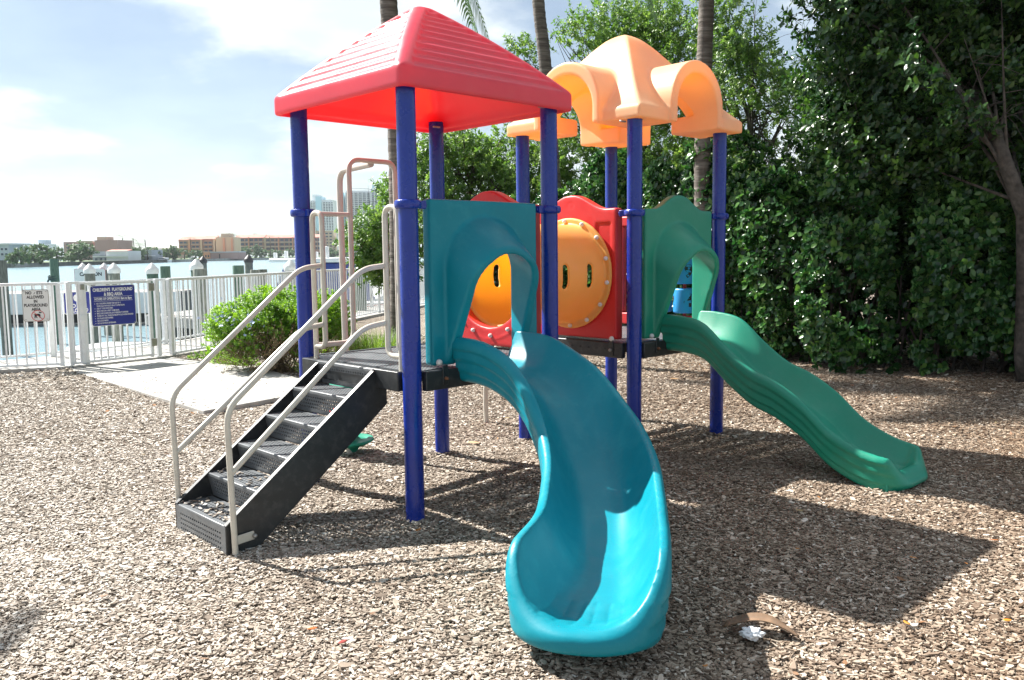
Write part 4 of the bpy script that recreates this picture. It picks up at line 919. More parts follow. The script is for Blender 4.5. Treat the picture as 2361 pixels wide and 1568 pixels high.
b4 = Bld('house', 'low white and grey waterfront house with a red tiled roof edge', 255, 400); b4.block(213, 244, 580, 603, B_grey); b4.block(244.5, 296, 579, 603, B_white, dy=-1); b4.gable(246, 294, 575.5, 579, B_tile, 5); b4.wins(246, 294, 581, 590, 6, 1, .45, .7); b4.wins(216, 294, 593, 602, 7, 1, .45, .6); b4.block(213, 296, 590.6, 591.6, B_white, 'ledge', -2, 1)
b5 = Bld('house', 'grey waterfront house with a pale flat roof behind palms', 325, 430); b5.block(296, 350, 577, 601, B_grey); b5.block(303, 349, 589.5, 590.5, B_white, 'roof', -3, 5); b5.wins(300, 345, 592, 600, 6, 1, .5, .6)
b6 = Bld('warehouse', 'large building with sloped tan ridged roofs behind palms', 375, 600); b6.block(331, 417, 572, 596, B_tan)
for k in range(6): b6.gable(331+k*14.5, 344.5+k*14.5, 564-k*.4, 576-k*.8, B_tanroof if k % 2 else B_white, 10)
b7 = Bld('condo_building', 'terracotta roofed three storey condo row with cream towers', 470, 570)
for x0, x1 in ((411.5, 438.5), (439.5, 466.5), (467.5, 496.5)):
    b7.block(x0, x1, 553, 588, B_brown); b7.gable(x0, x1+.8, 545.5-(x0-411)*.04, 553-(x0-411)*.03, B_tile, 7); b7.wins(x0+2, x1-6, 555, 583, 2, 3, .75, .42); b7.block(x1-5.5, x1, 552, 588, B_cream if x0 > 420 else B_orange, 'pier', -1.5, 2)
    for yy in (562.5, 572, 580): b7.block(x0+1, x1-6, yy, yy+1.2, B_tan, 'balcony', -1.6, 1.4)
b7.block(497, 541, 547, 588, B_cream, dy=-2); b7.block(509, 529, 538.5, 547, B_tan, 'tower', 0, 8); b7.block(513, 519, 549, 582, B_orange, 'pilaster', -3, 1); b7.block(532, 537, 549, 582, B_orange, 'pilaster', -3, 1); b7.wins(497, 508, 551, 556, 1, 1, .5, .8)
b8 = Bld('condo_building', 'long brown three storey condo block with a terracotta roof band', 610, 660)
for x0, x1 in ((541, 609), (610, 745)):
    b8.block(x0, x1, 548, 582, B_brown); b8.gable(x0, x1, 541, 548.5, B_tile, 8); n_ = int((x1-x0)/11); b8.wins(x0+2, x1-2, 549, 577, n_, 3, .72, .55)
    for yy in (557.5, 567.5): b8.block(x0+1, x1-1, yy, yy+1.3, B_tan, 'balcony', -1.6, 1.4)
for x_ in (541, 571, 609, 640, 673): b8.block(x_, x_+3.5, 547, 583, B_cream if x_ in (541, 609) else B_orange, 'pier', -2.2, 2)
b9 = Bld('restaurant', 'low orange waterfront building with a flat roof terrace', 505, 545); b9.block(457, 485, 582, 597.5, B_orange); b9.block(485.3, 552, 581.5, 597.5, B_pink, dy=.5); b9.block(484, 553, 580.5, 581.6, B_pale, 'roof', 0, 12); b9.wins(459, 484, 588, 593, 4, 1, .5, .9, M_dark); b9.block(505, 507.5, 586, 596, M_dark, 'door', .2, .5)
# high rises
def tower(label, px, D, blocks, bands):
    t_ = Bld('high_rise', label, px, D)
    for (x0, x1, y0, y1, m_, dy) in blocks: t_.block(x0, x1, y0, y1, m_, 'wall', dy, 22)
    for (x0, x1, y0, y1, nfl, ncol) in bands:
        t_.wins(x0, x1, y0, y1, 1, nfl, 1.0, .5, M_wglass, 'window_band', -.4); t_.wins(x0, x1, y0+1.2, y1+1.2, 1, nfl, 1.0, .22, B_white, 'balcony', -1.8)
        cw = (x1-x0)/ncol
        for k in range(ncol+1): t_.block(x0+k*cw-.35, x0+k*cw+.35, y0, y1, B_white, 'fin', -2.0, 1.8)
    return t_
tower('left pale high rise with a stepped roof seen beside the blue post', 742, 900, [(716, 770, 461, 590, B_white, 0), (727, 745, 453, 590, B_blue, -1), (720, 733, 449, 461, B_white, 4)], [(717, 727, 464, 530, 18, 2), (745, 769, 466, 531, 18, 4)])
tower('wide pale high rise with rows of white balconies behind the climber hoop', 835, 850, [(781, 797, 444, 590, B_blue, -1), (797, 857, 440, 590, B_white, 0), (855, 886, 436, 590, B_pale, 3), (858, 868, 427, 437, B_blue, 2)], [(798, 855, 444, 531, 20, 6), (857, 885, 439, 531, 20, 4)])
t3 = Bld('apartment_building', 'beige balconied block below the left high rise', 748, 760); t3.block(727, 770, 532, 590, B_tan); t3.wins(730, 768, 535, 578, 4, 6, .6, .45)
t4 = Bld('apartment_building', 'white block with blue windows below the wide high rise', 815, 760); t4.block(778, 850, 532, 590, B_white); t4.wins(781, 848, 536, 580, 5, 6, .5, .4); t4.block(776, 852, 529.5, 532, B_pale, 'roof', -2, 18)
# far boats
for px, w_, lab in ((375, 9, 'small white motor boat moored on the far shore, left one'), (391, 11, 'small white motor boat moored on the far shore, right one')):
    q = at(px, 600, 440 if px < 380 else 436); e = empty('motor_boat', (q.x, q.y, WATER), 1.2, label=lab, cat='boat', group='boats moored on the far shore')
    loft([hs(0, 1.6, 1.2), hs(5, 1.7, 1.4), hs(9, 1.0, 1.8), hs(11, .1, 2.1, .3)], M_white, 'hull', e, ang=30); MB().box(-1.2, 1.2, 1.5, 6.5, 1.4, 2.5).build('cabin', M_white, e, bev=.2); MB().box(-1.22, 1.22, 2.2, 6, 1.8, 2.2).build('window_strip', M_wglass, e, smooth=False)

# ------------------------------------------------------------------ vegetation
def leaf_geo(L_, w_, blunt, curl, n_=4):
    V = []; F = []
    for i in range(n_+1):
        t_ = i/n_; ww = w_*(math.sin(math.pi*min(.985, (t_**blunt)*.97+.02)))**.75
        V += [(-ww/2, L_*t_, ww*.12-curl*t_*t_*L_), (0, L_*t_, -curl*t_*t_*L_), (ww/2, L_*t_, ww*.12-curl*t_*t_*L_)]
    for i in range(n_):
        for j in (0, 1): a = i*3+j; F.append((a, a+1, a+4, a+3))
    return V, F
def sprig(nleaf, L_, w_, blunt, stem, mat_, rosette=False, seed=0, n_=3, stemr=.0025, curl=.12):
    r_ = random.Random(seed); b = MB(); b.tube([(0, 0, -stem*.3), (0, 0, stem*.5), (0, .004, stem)], stemr, 4, cap=False); ns_ = len(b.F)
    for i in range(nleaf):
        V, F = leaf_geo(L_*r_.uniform(.75, 1.15), w_*r_.uniform(.85, 1.15), blunt, r_.uniform(-.05, curl*2), n_)
        if rosette: h = stem*(.6+.4*i/nleaf); el = r_.uniform(-.1, .9)
        else: h = stem*(i+.5)/nleaf; el = r_.uniform(0, .9)
        az = i*2.4+r_.uniform(-.4, .4)
        M = Matrix.Translation((0, 0, h)) @ Matrix.Rotation(az, 4, 'Z') @ Matrix.Rotation(el, 4, 'X') @ Matrix.Rotation(r_.uniform(-.5, .5), 4, 'Y')
        b.add([M @ Vector(v) for v in V], F)
    o = b.build('sprig', mat_, smooth=True, ang=None); return o
def sprigs(*a, k=4, **kw): return coll_of([sprig(*a, seed=i*13+5, **kw) for i in range(k)])
S_clusia = sprigs(8, .096, .058, 1.55, .10, L_clusia, True, n_=4)
S_fig = sprigs(9, .088, .046, 1.1, .22, L_fig)
S_mid = sprigs(13, .074, .036, 1.2, .22, L_mid)
S_bush = sprigs(16, .030, .017, 1.1, .07, L_bush, stemr=.0015)
S_brown = sprigs(9, .030, .008, 1.0, .16, L_brown, stemr=.0015)
S_far = sprigs(16, 1.1, .75, 1.0, 2.0, L_far, n_=2, stemr=.03)
def ell_points(c, r3, n_, bias=.42, lo_z=None):
    d = RNG.normal(0, 1, (n_, 3)); d /= np.linalg.norm(d, axis=1)[:, None]; rr = RNG.random(n_)**bias
    lump = 1+.16*np.sin(d[:, 0]*5.3+c[0]*3)*np.sin(d[:, 2]*4.7+c[2]*5)+.14*np.sin(d[:, 1]*6.1+c[1])
    p = np.array(c)+d*rr[:, None]*lump[:, None]*np.array(r3)
    return p, d
def clump(p, f=2.1, thr=-.25):
    w_ = np.sin(p[:, 0]*f+1.3*np.sin(p[:, 1]*f*.8))+np.sin(p[:, 2]*f*1.2+p[:, 0]*.7*f)+np.sin(p[:, 1]*f*1.1-p[:, 2]*f*.6)+.8*np.sin((p[:, 0]+p[:, 2])*f*2.3)
    return w_ > thr*3
def orient(d, up=.6, jit=.5):
    n_ = len(d); v = d*1.0+np.array([0, 0, up])+RNG.normal(0, jit, (n_, 3)); v /= np.linalg.norm(v, axis=1)[:, None]
    th = np.arccos(np.clip(v[:, 2], -1, 1)); ph = np.arctan2(v[:, 1], v[:, 0])
    return np.stack([np.zeros(n_), th, ph], 1)              # Ry(theta) then Rz(phi)
def foliage(parent, blobs, coll, dens_scale=1.35, sc=(.8, 1.25), thr=-.3, f=2.1, zmin=.05, bias=.42, up=.6, name='foliage', kind='stuff', cut=None):
    O = parent.location; PP = []; DD = []
    for c, r3, n_ in blobs:
        p, d = ell_points(c, r3, int(n_*dens_scale), bias); k = clump(p, f, thr) & (p[:, 2] > zmin); PP.append(p[k]); DD.append(d[k])
    p = np.concatenate(PP); d = np.concatenate(DD)
    if cut is not None: k = cut(p); p, d = p[k], d[k]
    s = RNG.uniform(*sc, len(p)); o = scatter(name, p-np.array(O), orient(d, up), np.stack([s, s, s], 1), RNG.integers(0, 4, len(p)), coll, parent)
    o['kind'] = kind; return o, p
def limbs(parent, path, r0, r1, blobs, per=5, mat_=None, rb=.022, name='trunk', n_=12):
    O = parent.location; P = [Vector(v)-O for v in path]; k = len(P)
    MB().tube(P, [r0+(r1-r0)*i/(k-1) for i in range(k)], n_).build(name, mat_ or M_bark, parent, ang=None)
    rr = random.Random(int(path[0][0]*100)); b = MB()
    for c, r3, _ in blobs:
        for j in range(per):
            s_ = rr.uniform(.35, 1); i = min(k-2, int(s_*(k-1))); a = P[i].lerp(P[i+1], s_*(k-1)-i)
            e_ = Vector(c)-O+Vector((rr.gauss(0, .45)*r3[0], rr.gauss(0, .45)*r3[1], rr.gauss(0, .45)*r3[2])); m1 = a.lerp(e_, .35)+Vector((rr.gauss(0, .1), rr.gauss(0, .1), rr.uniform(0, .25)))*(e_-a).length*.5; m2 = a.lerp(e_, .7)+Vector((rr.gauss(0, .08), rr.gauss(0, .08), rr.gauss(0, .08)))*(e_-a).length*.5
            q = [a*(1-t)**3+m1*3*t*(1-t)**2+m2*3*t*t*(1-t)+e_*t**3 for t in np.linspace(0, 1, 8)]
            b.tube(q, [rb*(1-.85*t) for t in np.linspace(0, 1, 8)], 6, cap=False)
            for w_ in range(3):
                s2 = rr.uniform(.4, .95); a2 = q[int(s2*7)]; e2 = a2+Vector((rr.gauss(0, .35), rr.gauss(0, .35), rr.gauss(.1, .3))); b.tube([a2, a2.lerp(e2, .5)+Vector((0, 0, .05)), e2], [rb*.3, rb*.2, rb*.1], 4, cap=False)
    if blobs: b.build('branches', mat_ or M_bark, parent, ang=None)
def C3(px, py, D): v = at(px, py, D); return (v.x, v.y, v.z)
def blob(px, py, D, r_, n_, rz=None, ry=None): return (C3(px, py, D), (r_, ry or r_, rz or r_*.85), n_)
# trees behind the play structure
def tree(label, base, path, r0, r1, blobs, coll, per=4, cat='tree', **k):
    t_ = empty('tree', (base[0], base[1], 0), label=label, cat=cat); limbs(t_, path, r0, r1, blobs, per); o, p = foliage(t_, blobs, coll, **k); o.name = 'crown'; return t_, p
bl = [blob(990, 430, 18, 1.0, 330), blob(935, 400, 18, .5, 90), blob(1090, 400, 18.5, 1.15, 420), blob(1130, 330, 18.5, .85, 240), blob(1060, 345, 18.5, .7, 150), blob(1000, 530, 18, 1.0, 300), blob(1110, 520, 18.5, 1.2, 420), blob(1190, 420, 18.5, 1.0, 320), blob(1200, 560, 18.5, 1.1, 300), blob(985, 330, 18, .35, 40)]
tree('airy mid green tree seen between the posts under the red roof', gz(1050, 770), [(-1.2, 18.2, 0), (-1.1, 18.2, 1.2), (-.9, 18.3, 2.6), (-.7, 18.3, 3.8)], .1, .04, bl, S_mid, thr=-.22)
bl = [blob(850, 545, 15.5, .42, 110), blob(875, 600, 15.5, .40, 120), blob(905, 520, 15.8, .5, 130), blob(905, 640, 15.8, .45, 120), blob(935, 590, 15.8, .5, 120), blob(852, 610, 15.5, .25, 40), blob(905, 440, 16, .22, 24)]
tree('small mid green tree leaning over the fence beside the high rise', gz(915, 830), [(-2.1, 15.9, 0), (-2.1, 15.9, .9), (-2.2, 15.8, 1.7), (-2.35, 15.7, 2.2)], .05, .02, bl, S_mid, thr=-.12)
bl = [blob(1350, 90, 20, .75, 170), blob(1290, 75, 20, .3, 30), blob(1430, 70, 20.5, .95, 280), blob(1500, 65, 20.5, .9, 260), blob(1570, 70, 20, .85, 260), blob(1340, 140, 20, .45, 60), blob(1480, 190, 20, 1.2, 330), blob(1580, 200, 20, 1.1, 330), blob(1330, 330, 19.5, 1.0, 330), blob(1560, 340, 19.5, 1.2, 400), blob(1430, 350, 19.5, 1.1, 330), blob(1330, 440, 19, 1.0, 330), blob(1250, 380, 19, .9, 240), blob(1201, 112, 19.5, .28, 34), blob(1230, 152, 19.5, .15, 9), blob(1240, 250, 20, .5, 20), blob(1460, 450, 19, 1.2, 300), blob(1600, 440, 19, 1.2, 300)]
tree('tall spreading mid green tree behind the yellow roof', gz(1440, 760), [(2.7, 20, 0), (2.6, 20, 2), (2.5, 20, 3.6), (2.5, 20.2, 5.2)], .13, .05, bl, S_mid, thr=-.28)
bl = [blob(1690, 70, 18.5, .85, 260), blob(1722, 135, 18.5, .72, 260), blob(1805, 235, 18, .52, 150), blob(1850, 150, 18.2, .2, 14), blob(1700, 200, 18.5, 1.1, 400), blob(1760, 290, 18, 1.2, 460), blob(1830, 300, 18, 1.0, 360), blob(1880, 260, 17.5, .8, 240), blob(1690, 350, 18, 1.0, 360), blob(1790, 410, 17.5, 1.1, 380), blob(1890, 400, 17, 1.1, 360), blob(1670, 20, 18.5, .6, 120)]
tree('tall loose tree right of the thick palm trunk', gz(1760, 800), [(5.2, 18.3, 0), (5.1, 18.3, 2), (5.0, 18.2, 3.6), (5.0, 18.2, 5.4)], .12, .05, bl, S_mid, thr=-.25)
bl = []
for px, py, r_, n_ in ((1990, 60, .6, 240), (2040, 20, .95, 380), (2140, 60, 1.0, 420), (2240, 40, 1.0, 420), (2350, 80, 1.1, 460), (1990, 190, .75, 330), (2080, 200, .9, 400), (2180, 200, .9, 400), (2290, 220, 1.0, 420), (2400, 240, 1.0, 420), (1960, 320, .65, 280), (2050, 340, .8, 340), (2150, 350, .85, 330), (2250, 330, .8, 320), (1930, -180, .7, 200), (1770, -90, .35, 40), (2000, -210, 1.0, 300), (1850, -260, .9, 240), (2340, 360, .8, 320), (2000, 430, .6, 200), (2120, 440, .7, 240), (2230, 440, .7, 240), (1925, 150, .35, 60), (1885, -15, .2, 14), (2100, -120, 1.2, 420), (2260, -130, 1.2, 420), (2420, -60, 1.2, 420), (1990, -60, .55, 160)):
    bl.append(blob(px, py, 11.2+RNG.uniform(-.4, .7), r_, n_*1.1, ry=r_*1.1))
for px, py in ((2290, 90), (2350, 180), (2270, 200), (2340, 20), (2200, 120)): bl.append(blob(px, py, 10.1, .6, 200))
big, _ = tree('big dark leafed tree overhanging the right side, trunk at the photo edge', (6.1, 10.15), [(6.15, 10.15, -.05), (6.09, 10.15, .35), (6.10, 10.2, 1.2), (6.04, 10.2, 2.0), (5.80, 10.2, 2.55), (5.74, 10.3, 2.9), (5.72, 10.9, 3.6), (5.6, 11.3, 4.6)], .125, .05, bl, S_fig, per=1, thr=-.30)
limbs(big, [(6.04, 10.17, 1.9), (6.15, 10.2, 2.4), (6.14, 10.3, 2.9), (6.3, 11.2, 4.0)], .09, .05, [], 0, name='limb')
bl = []
for px, py in ((1950, 200), (2080, 120), (2200, 200), (2330, 150), (2000, 330), (2120, 330), (2250, 340), (2380, 320), (1930, 430), (2050, 470), (2180, 480), (2300, 470), (2420, 450), (2450, 200)):
    bl.append(blob(px, py, 15+RNG.uniform(-.6, .6), 1.15, 360))
tree('second dark tree standing behind the big overhanging tree', (8, 15.2), [(8, 15.2, 0), (7.9, 15.2, 2), (7.8, 15.2, 4)], .14, .06, bl, S_fig, per=3, thr=-.35)
# clusia hedge
HG = [(-1.0, 17.9), (.6, 17.2), (2.2, 15.7), (3.5, 14.3), (4.5, 12.35), (5.35, 11.35), (6.6, 10.75), (8.2, 10.3), (10.5, 9.6)]
HH = [2.2, 2.6, 3.0, 3.1, 2.55, 2.35, 2.3, 2.5, 2.6]
hd = empty('clusia_hedge', (4.5, 12.5, 0), label='long hedge of round leafed clusia along the right edge of the mulch', cat='hedge')
fh, Lh = along(HG); PP, DD, CC = [], [], []
cum = np.array(Lh)
for k in range(13500):
    s = RNG.uniform(0, Lh[-1]); p, d = fh(s); H = float(np.interp(s, cum, HH)); nrm = Vector((-d.y, d.x, 0)); nrm = nrm if nrm.y < 0 else -nrm
    u_ = RNG.random(); lum = .16*math.sin(s*2.3)+.12*math.sin(s*5.1+1)
    if u_ < .70: zf = RNG.random()**.9; off = (.62+lum+.1*math.sin(zf*7+s*3)+.22*math.sin(min(1, zf)*math.pi)-abs(RNG.normal(0, .14))); q = p+nrm*off+Vector((0, 0, .04+zf*H*(1+lum*.4))); dd = (nrm.x, nrm.y, .15+.5*zf)
    elif u_ < .88: off = RNG.uniform(-.5, .6); q = p+nrm*off+Vector((0, 0, H*(1+lum*.5)*(1-.12*abs(off))-abs(RNG.normal(0, .12)))); dd = (0, 0, 1)
    else: off = RNG.uniform(-.5, .5); q = p+nrm*off+Vector((0, 0, RNG.uniform(.05, H*.95))); dd = (nrm.x, nrm.y, .4)
    PP.append(q); DD.append(dd)
PP = np.array(PP); DD = np.array(DD); k = clump(PP, 4.2, -.42) & (PP[:, 2] > .03); PP, DD = PP[k], DD[k]
s_ = RNG.uniform(.75, 1.25, len(PP)); o = scatter('foliage', PP-np.array(hd.location), orient(DD, .25, .45), np.stack([s_]*3, 1), RNG.integers(0, 4, len(PP)), S_clusia, hd); o['kind'] = 'stuff'
lf = None
V, F = leaf_geo(.092, .056, 1.55, .1, 4)
for j in RNG.permutation(len(PP))[:1200]:
    if DD[j][2] < .9 and PP[j][0] > 2.5 and PP[j][1] < 15 and PP[j][0] < 7.2:
        if lf is None:
            lf = MB().add(V, F).build('leaf', L_clusia, hd, ang=None); q = lf; cnt = 1
        else:
            if cnt >= 290: break
            q = copy_of(lf, hd); cnt += 1
        q.location = Vector(PP[j])+Vector((DD[j][0], DD[j][1], 0))*.06-hd.location; q.rotation_euler = (RNG.uniform(-1.2, .6), RNG.uniform(-.6, .6), RNG.uniform(0, 6.28))
b = MB()
for s in np.linspace(.2, Lh[-1]-.2, 60):
    p, d = fh(s); p = p-hd.location
    for j in range(3):
        e_ = p+Vector((random.gauss(0, .35), random.gauss(0, .35), random.uniform(1.0, 2.3))); b.tube([p+Vector((random.gauss(0, .1), random.gauss(0, .1), 0)), p.lerp(e_, .5)+Vector((random.gauss(0, .06), random.gauss(0, .06), 0)), e_], [.022, .015, .007], 5, cap=False)
b.build('stems', M_bark, hd, ang=None)
# low dense growth behind the hedge closing the view
bh = empty('back_shrubbery', (7, 15, 0), label='dark dense shrubbery filling the gap behind the clusia hedge', cat='shrubbery'); bl = []
for s in np.linspace(0, Lh[-1], 15):
    p, d = fh(s); nrm = Vector((-d.y, d.x, 0)); nrm = nrm if nrm.y > 0 else -nrm; q = p+nrm*1.15; bl.append(((q.x, q.y, 1.25), (1.0, .8, 1.35), 620))
foliage(bh, bl, S_fig, thr=-.6)
MB().tube([(0, 0, 0), (.1, 0, 1.4), (0, .1, 2.4)], [.06, .04, .02], 8).build('trunk', M_bark, bh, ang=None)
# flowering shrub by the path
bs = empty('plumbago_shrub', (-3.25, 11.95, 0), label='rounded bright yellow green shrub with pale blue flowers beside the path', cat='shrub')
def lowcut(p): return (p[:, 2] > .42) | (RNG.random(len(p)) < (p[:, 2]/.42)**2*.5)
foliage(bs, [((-3.35, 11.95, .60), (.80, .6, .46), 2600), ((-2.95, 12.2, .64), (.52, .5, .44), 1100), ((-3.85, 12.0, .46), (.40, .45, .36), 700)], S_bush, thr=-.55, f=5, zmin=.1, bias=.3, cut=lowcut, sc=(.75, 1.25))
foliage(bs, [((-3.2, 11.75, .28), (.85, .5, .32), 700)], S_brown, thr=-.8, zmin=.02, bias=.5, name='dry_twigs', sc=(.8, 1.4))
b = MB()
for k in range(46):
    a = random.uniform(0, 6.28); e_ = Vector((random.gauss(0, .4), random.gauss(-.1, .25), random.uniform(.4, .8))); s0 = Vector((random.gauss(0, .12), random.gauss(0, .1), 0)); b.tube([s0, s0.lerp(e_, .5)+Vector((random.gauss(0, .05), 0, .06)), e_], [.010, .006, .003], 4, cap=False)
b.build('stems', M_twig, bs, ang=None)
M_flow = mat('pale blue petals', (.45, .55, .85), .6); fl0 = None
b = MB()
for i in range(5):
    a = i*1.257; b.add([(0, 0, 0), (.012*math.cos(a-.4), .012*math.sin(a-.4), .003), (.018*math.cos(a), .018*math.sin(a), .005), (.012*math.cos(a+.4), .012*math.sin(a+.4), .003)], [(0, 1, 2, 3)])
for k in range(46):
    px = random.gauss(555, 45) if k < 34 else random.uniform(500, 760); py = random.gauss(738, 14) if k < 34 else random.uniform(685, 720)
    q = at(px, py, 11.25 if k < 34 else 11.9)-bs.location
    if fl0 is None: fl0 = b.build('flower', M_flow, bs, smooth=False); c = fl0
    else: c = copy_of(fl0, bs)
    c.location = q+Vector((random.gauss(0, .03), random.gauss(0, .08), 0)); c.rotation_euler = (random.uniform(.3, 1.3), random.uniform(-.5, .5), random.uniform(0, 6)); c.scale = (1.4,)*3
gs = empty('green_shrub', (-2.7, 12.7, 0), label='darker green shrub half hidden behind the front left blue post', cat='shrub')
foliage(gs, [((-2.72, 12.7, .58), (.36, .4, .48), 650)], S_bush, thr=-.6, f=5, zmin=.05, bias=.35)
# grass tufts, weeds
def tuft(label, c, n_, h, spread, mat_=L_grass):
    t_ = empty('grass_tuft', (c[0], c[1], 0), label=label, cat='grass tuft', group='ornamental grass tufts'); V = []; F = []
    for k in range(n_):
        a = random.uniform(0, 6.28); r0 = random.random()**.5*spread*.5; hh = h*random.uniform(.55, 1.1); lean = random.uniform(.1, .8)*hh; w_ = .006; x0, y0 = r0*math.cos(a), r0*math.sin(a); a2 = a+random.gauss(0, .6); px_, py_ = -math.sin(a2)*w_, math.cos(a2)*w_; b0 = len(V)
        for i in range(5):
            t = i/4; xx, yy, z_ = x0+math.cos(a2)*lean*t*t, y0+math.sin(a2)*lean*t*t, hh*(t-.28*t*t*lean/hh); w2 = 1-t*.92; V += [(xx-px_*w2, yy-py_*w2, z_), (xx+px_*w2, yy+py_*w2, z_)]
        for i in range(4): j = b0+i*2; F.append((j, j+1, j+3, j+2))
    setmesh('blades', V, F, mat_, t_, True, None); return t_
tuft('wide green grass tuft seen over the deck behind the stairs', (-2.05, 13.2), 900, .52, 1.1)
tuft('smaller brownish grass tuft left of the wide green one', (-2.45, 12.4), 420, .42, .7)
tuft('thin yellow grass tuft behind the front left blue post', (-2.45, 10.6), 160, .38, .3)
wd = empty('weeds', (-4.6, 13.2, 0), label='low patchy weeds growing between the fence and the path', cat='weeds'); wd['kind'] = 'stuff'
foliage(wd, [((-4.55, 13.35, .03), (.55, .35, .07), 260), ((-4.2, 12.75, .03), (.35, .3, .06), 160), ((-4.0, 12.5, .03), (.3, .2, .05), 90)], S_bush, thr=-.9, zmin=.0, sc=(.4, .8))
# palms
def frond(b, base, az, el, L_, droop, nl=46, ll=.42, rr=None):
    rr = rr or random; P = []; d = Vector((math.cos(az)*math.cos(el), math.sin(az)*math.cos(el), math.sin(el))); p = Vector(base); P.append(p.copy())
    for i in range(14): p = p+d*(L_/14); P.append(p.copy()); d = (d+Vector((0, 0, -droop/14))).normalized()
    b.tube(P, [.020*(1-.9*i/14) for i in range(15)], 5, cap=False)
    for k in range(nl):
        s = .1+.9*k/nl; i = min(13, int(s*14)); q = P[i].lerp(P[i+1], s*14-i); t_ = (P[i+1]-P[i]).normalized(); sd = t_.cross(Vector((0, 0, 1)))
        if sd.length < 1e-3: sd = Vector((1, 0, 0))
        sd.normalize(); l_ = ll*math.sin(math.pi*min(1, .25+.72*s))**.6*rr.uniform(.85, 1.1)
        for sg in (-1, 1):
            dd = (sd*sg*.9+t_*.55+Vector((0, 0, rr.uniform(-.25, .1)))).normalized(); m1 = q+dd*l_*.5; m2 = q+dd*l_+Vector((0, 0, -.38*l_)); w_ = t_*.019
            b.add([q-w_, q+w_, m1+w_*1.3, m1-w_*1.3, m2], [(0, 1, 2, 3), (3, 2, 4)])
def palm(label, path, r_, crown=None, nf=16, L_=2.6, seed=1, sc=1.0, extra=()):
    e = empty('palm_tree', (path[0][0], path[0][1], 0), label=label, cat='palm tree'); O = e.location; rr = random.Random(seed)
    P = [Vector(p) for p in path]; Q = []; n_ = 90
    for i in range(n_+1):
        s = i/n_*(len(P)-1); k = min(len(P)-2, int(s)); f = s-k; a, b_, c, d = P[max(0, k-1)], P[k], P[k+1], P[min(len(P)-1, k+2)]
        Q.append(.5*((2*b_)+(c-a)*f+(2*a-5*b_+4*c-d)*f*f+(3*b_-a-3*c+d)*f**3)-O)
    R = [r_*(1+.25*math.exp(-q.z*2.5))*(1-.18*i/n_)*(1+(.045 if i % 2 else -.01)+rr.uniform(-.012, .012)) for i, q in enumerate(Q)]
    MB().tube(Q, R, 18).build('trunk', M_palm, e, ang=None)
    if crown:
        top = Q[-1]
        for az_, el_, l_, dr_ in extra:
            b = MB(); frond(b, top, az_, el_, l_, dr_, rr=rr, ll=.55); b.build('frond', L_palm, e, ang=None)
        for k in range(int(nf*1.15)):
            b = MB(); frond(b, top, k*2.4+rr.uniform(-.3, .3)+crown, rr.choice((1.1, .75, .5, .3, .1)), L_*rr.uniform(.85, 1.1)*sc, rr.uniform(1.5, 2.3), rr=rr, ll=.55*sc); b.build('frond', L_palm, e, ang=None)
    return e
def pxpath(L, D): return [tuple(at(px, py, D)) for px, py in L]
palm('palm with a leaning grey trunk rising behind the red roof', [(*gz(922, 812)[:2], -.05)]+pxpath([(920, 600), (915, 330), (899, 60), (890, -120), (880, -430)], 13.8), .150, .4, 17, 2.6, 3, extra=[(-.15, -1.0, 3.9, .9), (.2, -.95, 3.8, .8), (-.5, -.95, 3.7, .9)])
palm('slender palm trunk left of the yellow roof', [(*gz(1296, 768)[:2], -.05)]+pxpath([(1288, 600), (1272, 330), (1255, 130), (1241, 0), (1220, -300)], 17), .135, 1.1, 16, 2.7, 5, extra=[(.0, -.3, 3.9, 1.7)])
palm('thick dark palm trunk right of the yellow roof', [tuple(at(1622, 790, 13.4))[:2]+(-.05,)]+pxpath([(1621, 600), (1619, 420), (1622, 200), (1629, 0), (1636, -350)], 13.4), .132, .0, 16, 2.8, 8, extra=[(.1, -.8, 2.7, .9)])
palm('shaded palm trunk within the dark foliage on the right', [tuple(at(1962, 800, 12.9))[:2]+(-.05,)]+pxpath([(1963, 600), (1966, 440), (1975, 260), (1985, 90), (1990, -300)], 12.9), .13, .7, 14, 2.6, 12)
palm('coconut palm outside the left edge shading the corner of the mulch', [(-8.2, 5.6, -.05), (-8.2, 5.7, 2), (-8.3, 5.9, 4), (-8.3, 6.0, 5.6)], .14, .7, 16, 2.1, 21)
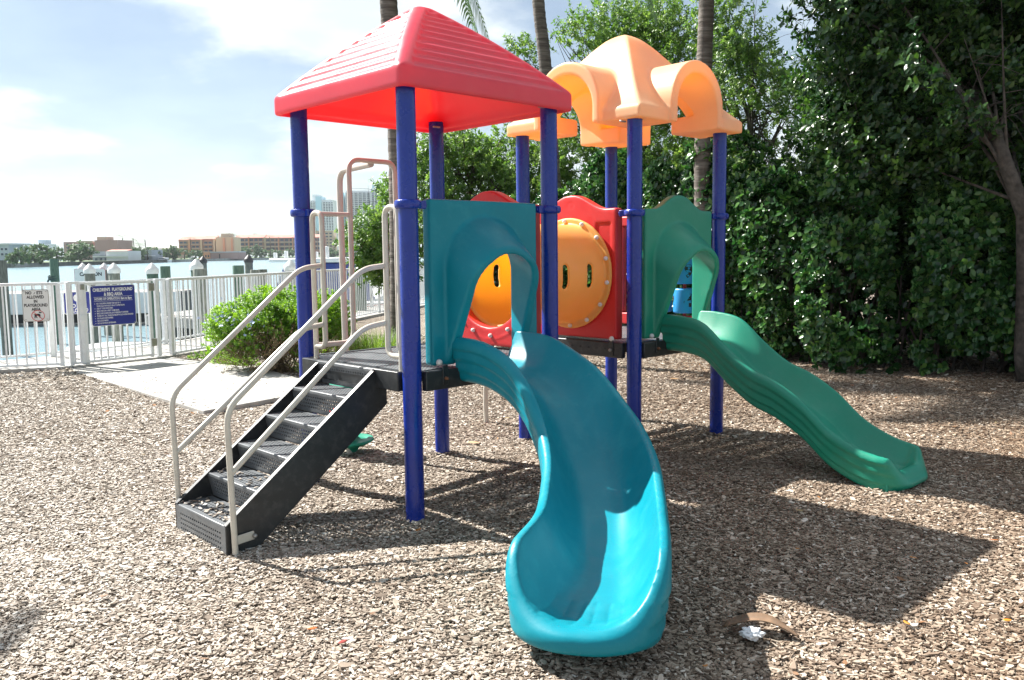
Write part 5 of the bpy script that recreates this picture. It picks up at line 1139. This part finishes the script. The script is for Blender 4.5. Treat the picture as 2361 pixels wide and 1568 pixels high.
# far vegetation
def fartree(px, y0, y1, w_, D, label, pal=False):
    a, c = at(px-w_/2, y0, D), at(px+w_/2, y1, D); e = empty('far_tree', ((a.x+c.x)/2, D, 0), label=label, cat='tree', group='trees on the far shore'); rw, h = (c.x-a.x)/2, a.z
    MB().tube([(0, 0, 0), (0, 0, h*.6)], .35, 6).build('trunk', M_bark, e, ang=None)
    foliage(e, [((e.location.x, D, h*.56), (rw, rw*.7, h*.44), int(26+rw*h*1.6))], S_far, thr=-.7, f=.5, zmin=.4, bias=.3, sc=(.7*rw/8+.3, .9*rw/8+.5), name='crown'); return e
for a in ((48, 577, 611, 38, 268, 'low dark green tree clump at the far left shore'), (30, 592, 612, 22, 266, 'small dark bush clump at the left far waterline'), (95, 569, 604, 52, 300, 'broad rounded green tree on the far left shore'), (80, 590, 608, 36, 290, 'low undergrowth under the broad far tree'), (131, 574, 604, 26, 330, 'narrow green tree between two broad far trees'),
          (184, 568, 607, 56, 345, 'large rounded green tree left of the white far house'), (165, 585, 607, 30, 340, 'bushy foot of the large rounded far tree'), (281, 566, 575, 18, 470, 'small tree top behind the white far house'), (318, 575, 600, 34, 425, 'tree between the two far waterfront houses'), (352, 572, 602, 26, 440, 'tree right of the grey far house'), (398, 573, 598, 34, 470, 'dark tree group left of the condo row'), (375, 580, 596, 30, 470, 'lower tree group behind the far boats'), (425, 578, 596, 24, 500, 'shrubs in front of the first condo unit'),
          (566, 575, 592, 30, 610, 'shrubs at the left end of the long condo block'), (600, 578, 592, 30, 620, 'shrubs in front of the middle of the long condo block'), (635, 579, 591, 30, 635, 'shrubs in front of the long condo block, further right'), (668, 578, 591, 30, 640, 'shrubs beside the blue post in front of the condo block'), (590, 567, 588, 16, 620, 'taller tree before the long condo block'), (450, 580, 594, 30, 520, 'planting before the second condo unit'), (720, 568, 590, 30, 700, 'trees left of the beige block'), (760, 578, 590, 40, 700, 'trees at the foot of the beige block'), (800, 581, 590, 40, 700, 'trees at the foot of the white block')):
    fartree(*a)
def farpalm(px, ytop, D, label, s):
    p = at(px, ytop, D); e = empty('palm_tree', (p.x, D, 0), label=label, cat='palm tree', group='palms on the far shore'); H = p.z
    MB().tube([(0, 0, 0), (s*.1, 0, H*.5), (0, 0, H)], s*.06, 6).build('trunk', M_bark, e, ang=None); b = MB(); rr = random.Random(int(px))
    for k in range(13): frond(b, (0, 0, H), k*2.4, rr.choice((1., .5, .1, -.2)), s*1.25, 2.0, nl=9, ll=s*.5, rr=rr)
    b.V = b.V; q = b.build('crown', L_far, e, ang=None)
    # broaden leaflets for distance
    return e
for px, yt, D, lab in ((55, 570, 300, 'palm above the low trees at the far left'), (133, 571, 335, 'palm between the two broad far trees'), (282, 549, 470, 'tall palm left of the pair behind the white far house'), (306.5, 550, 470, 'tall palm right of the pair behind the white far house'), (334, 553, 600, 'small palm top over the tan ridged roofs'), (322, 567, 420, 'palm between the two far waterfront houses'), (338, 571, 425, 'palm by the grey far house'), (438, 550, 540, 'palm before the first condo unit'), (502, 543, 620, 'left palm behind the condo tower'), (529, 539, 620, 'middle palm behind the condo tower'), (539, 541, 620, 'right palm behind the condo tower'), (621, 546, 630, 'palm in front of the long condo block roof'), (586, 540, 700, 'palm top peeping over the long condo roof')):
    farpalm(px, yt, D, lab, D*.0088)

# ------------------------------------------------------------------ air
hz_ = MB().box(-3300, 3300, -700, 4100, -3.4, 95).build('haze', newmat('air')[0], smooth=False)
nt = MATS['air'].node_tree; nt.nodes.clear(); o = nt.nodes.new('ShaderNodeOutputMaterial'); pv = nt.nodes.new('ShaderNodeVolumePrincipled')
pv.inputs['Color'].default_value = (.82, .91, 1, 1); pv.inputs['Density'].default_value = .00010; pv.inputs['Anisotropy'].default_value = .3; nt.links.new(pv.outputs[0], o.inputs['Volume'])
hz_['kind'] = 'stuff'
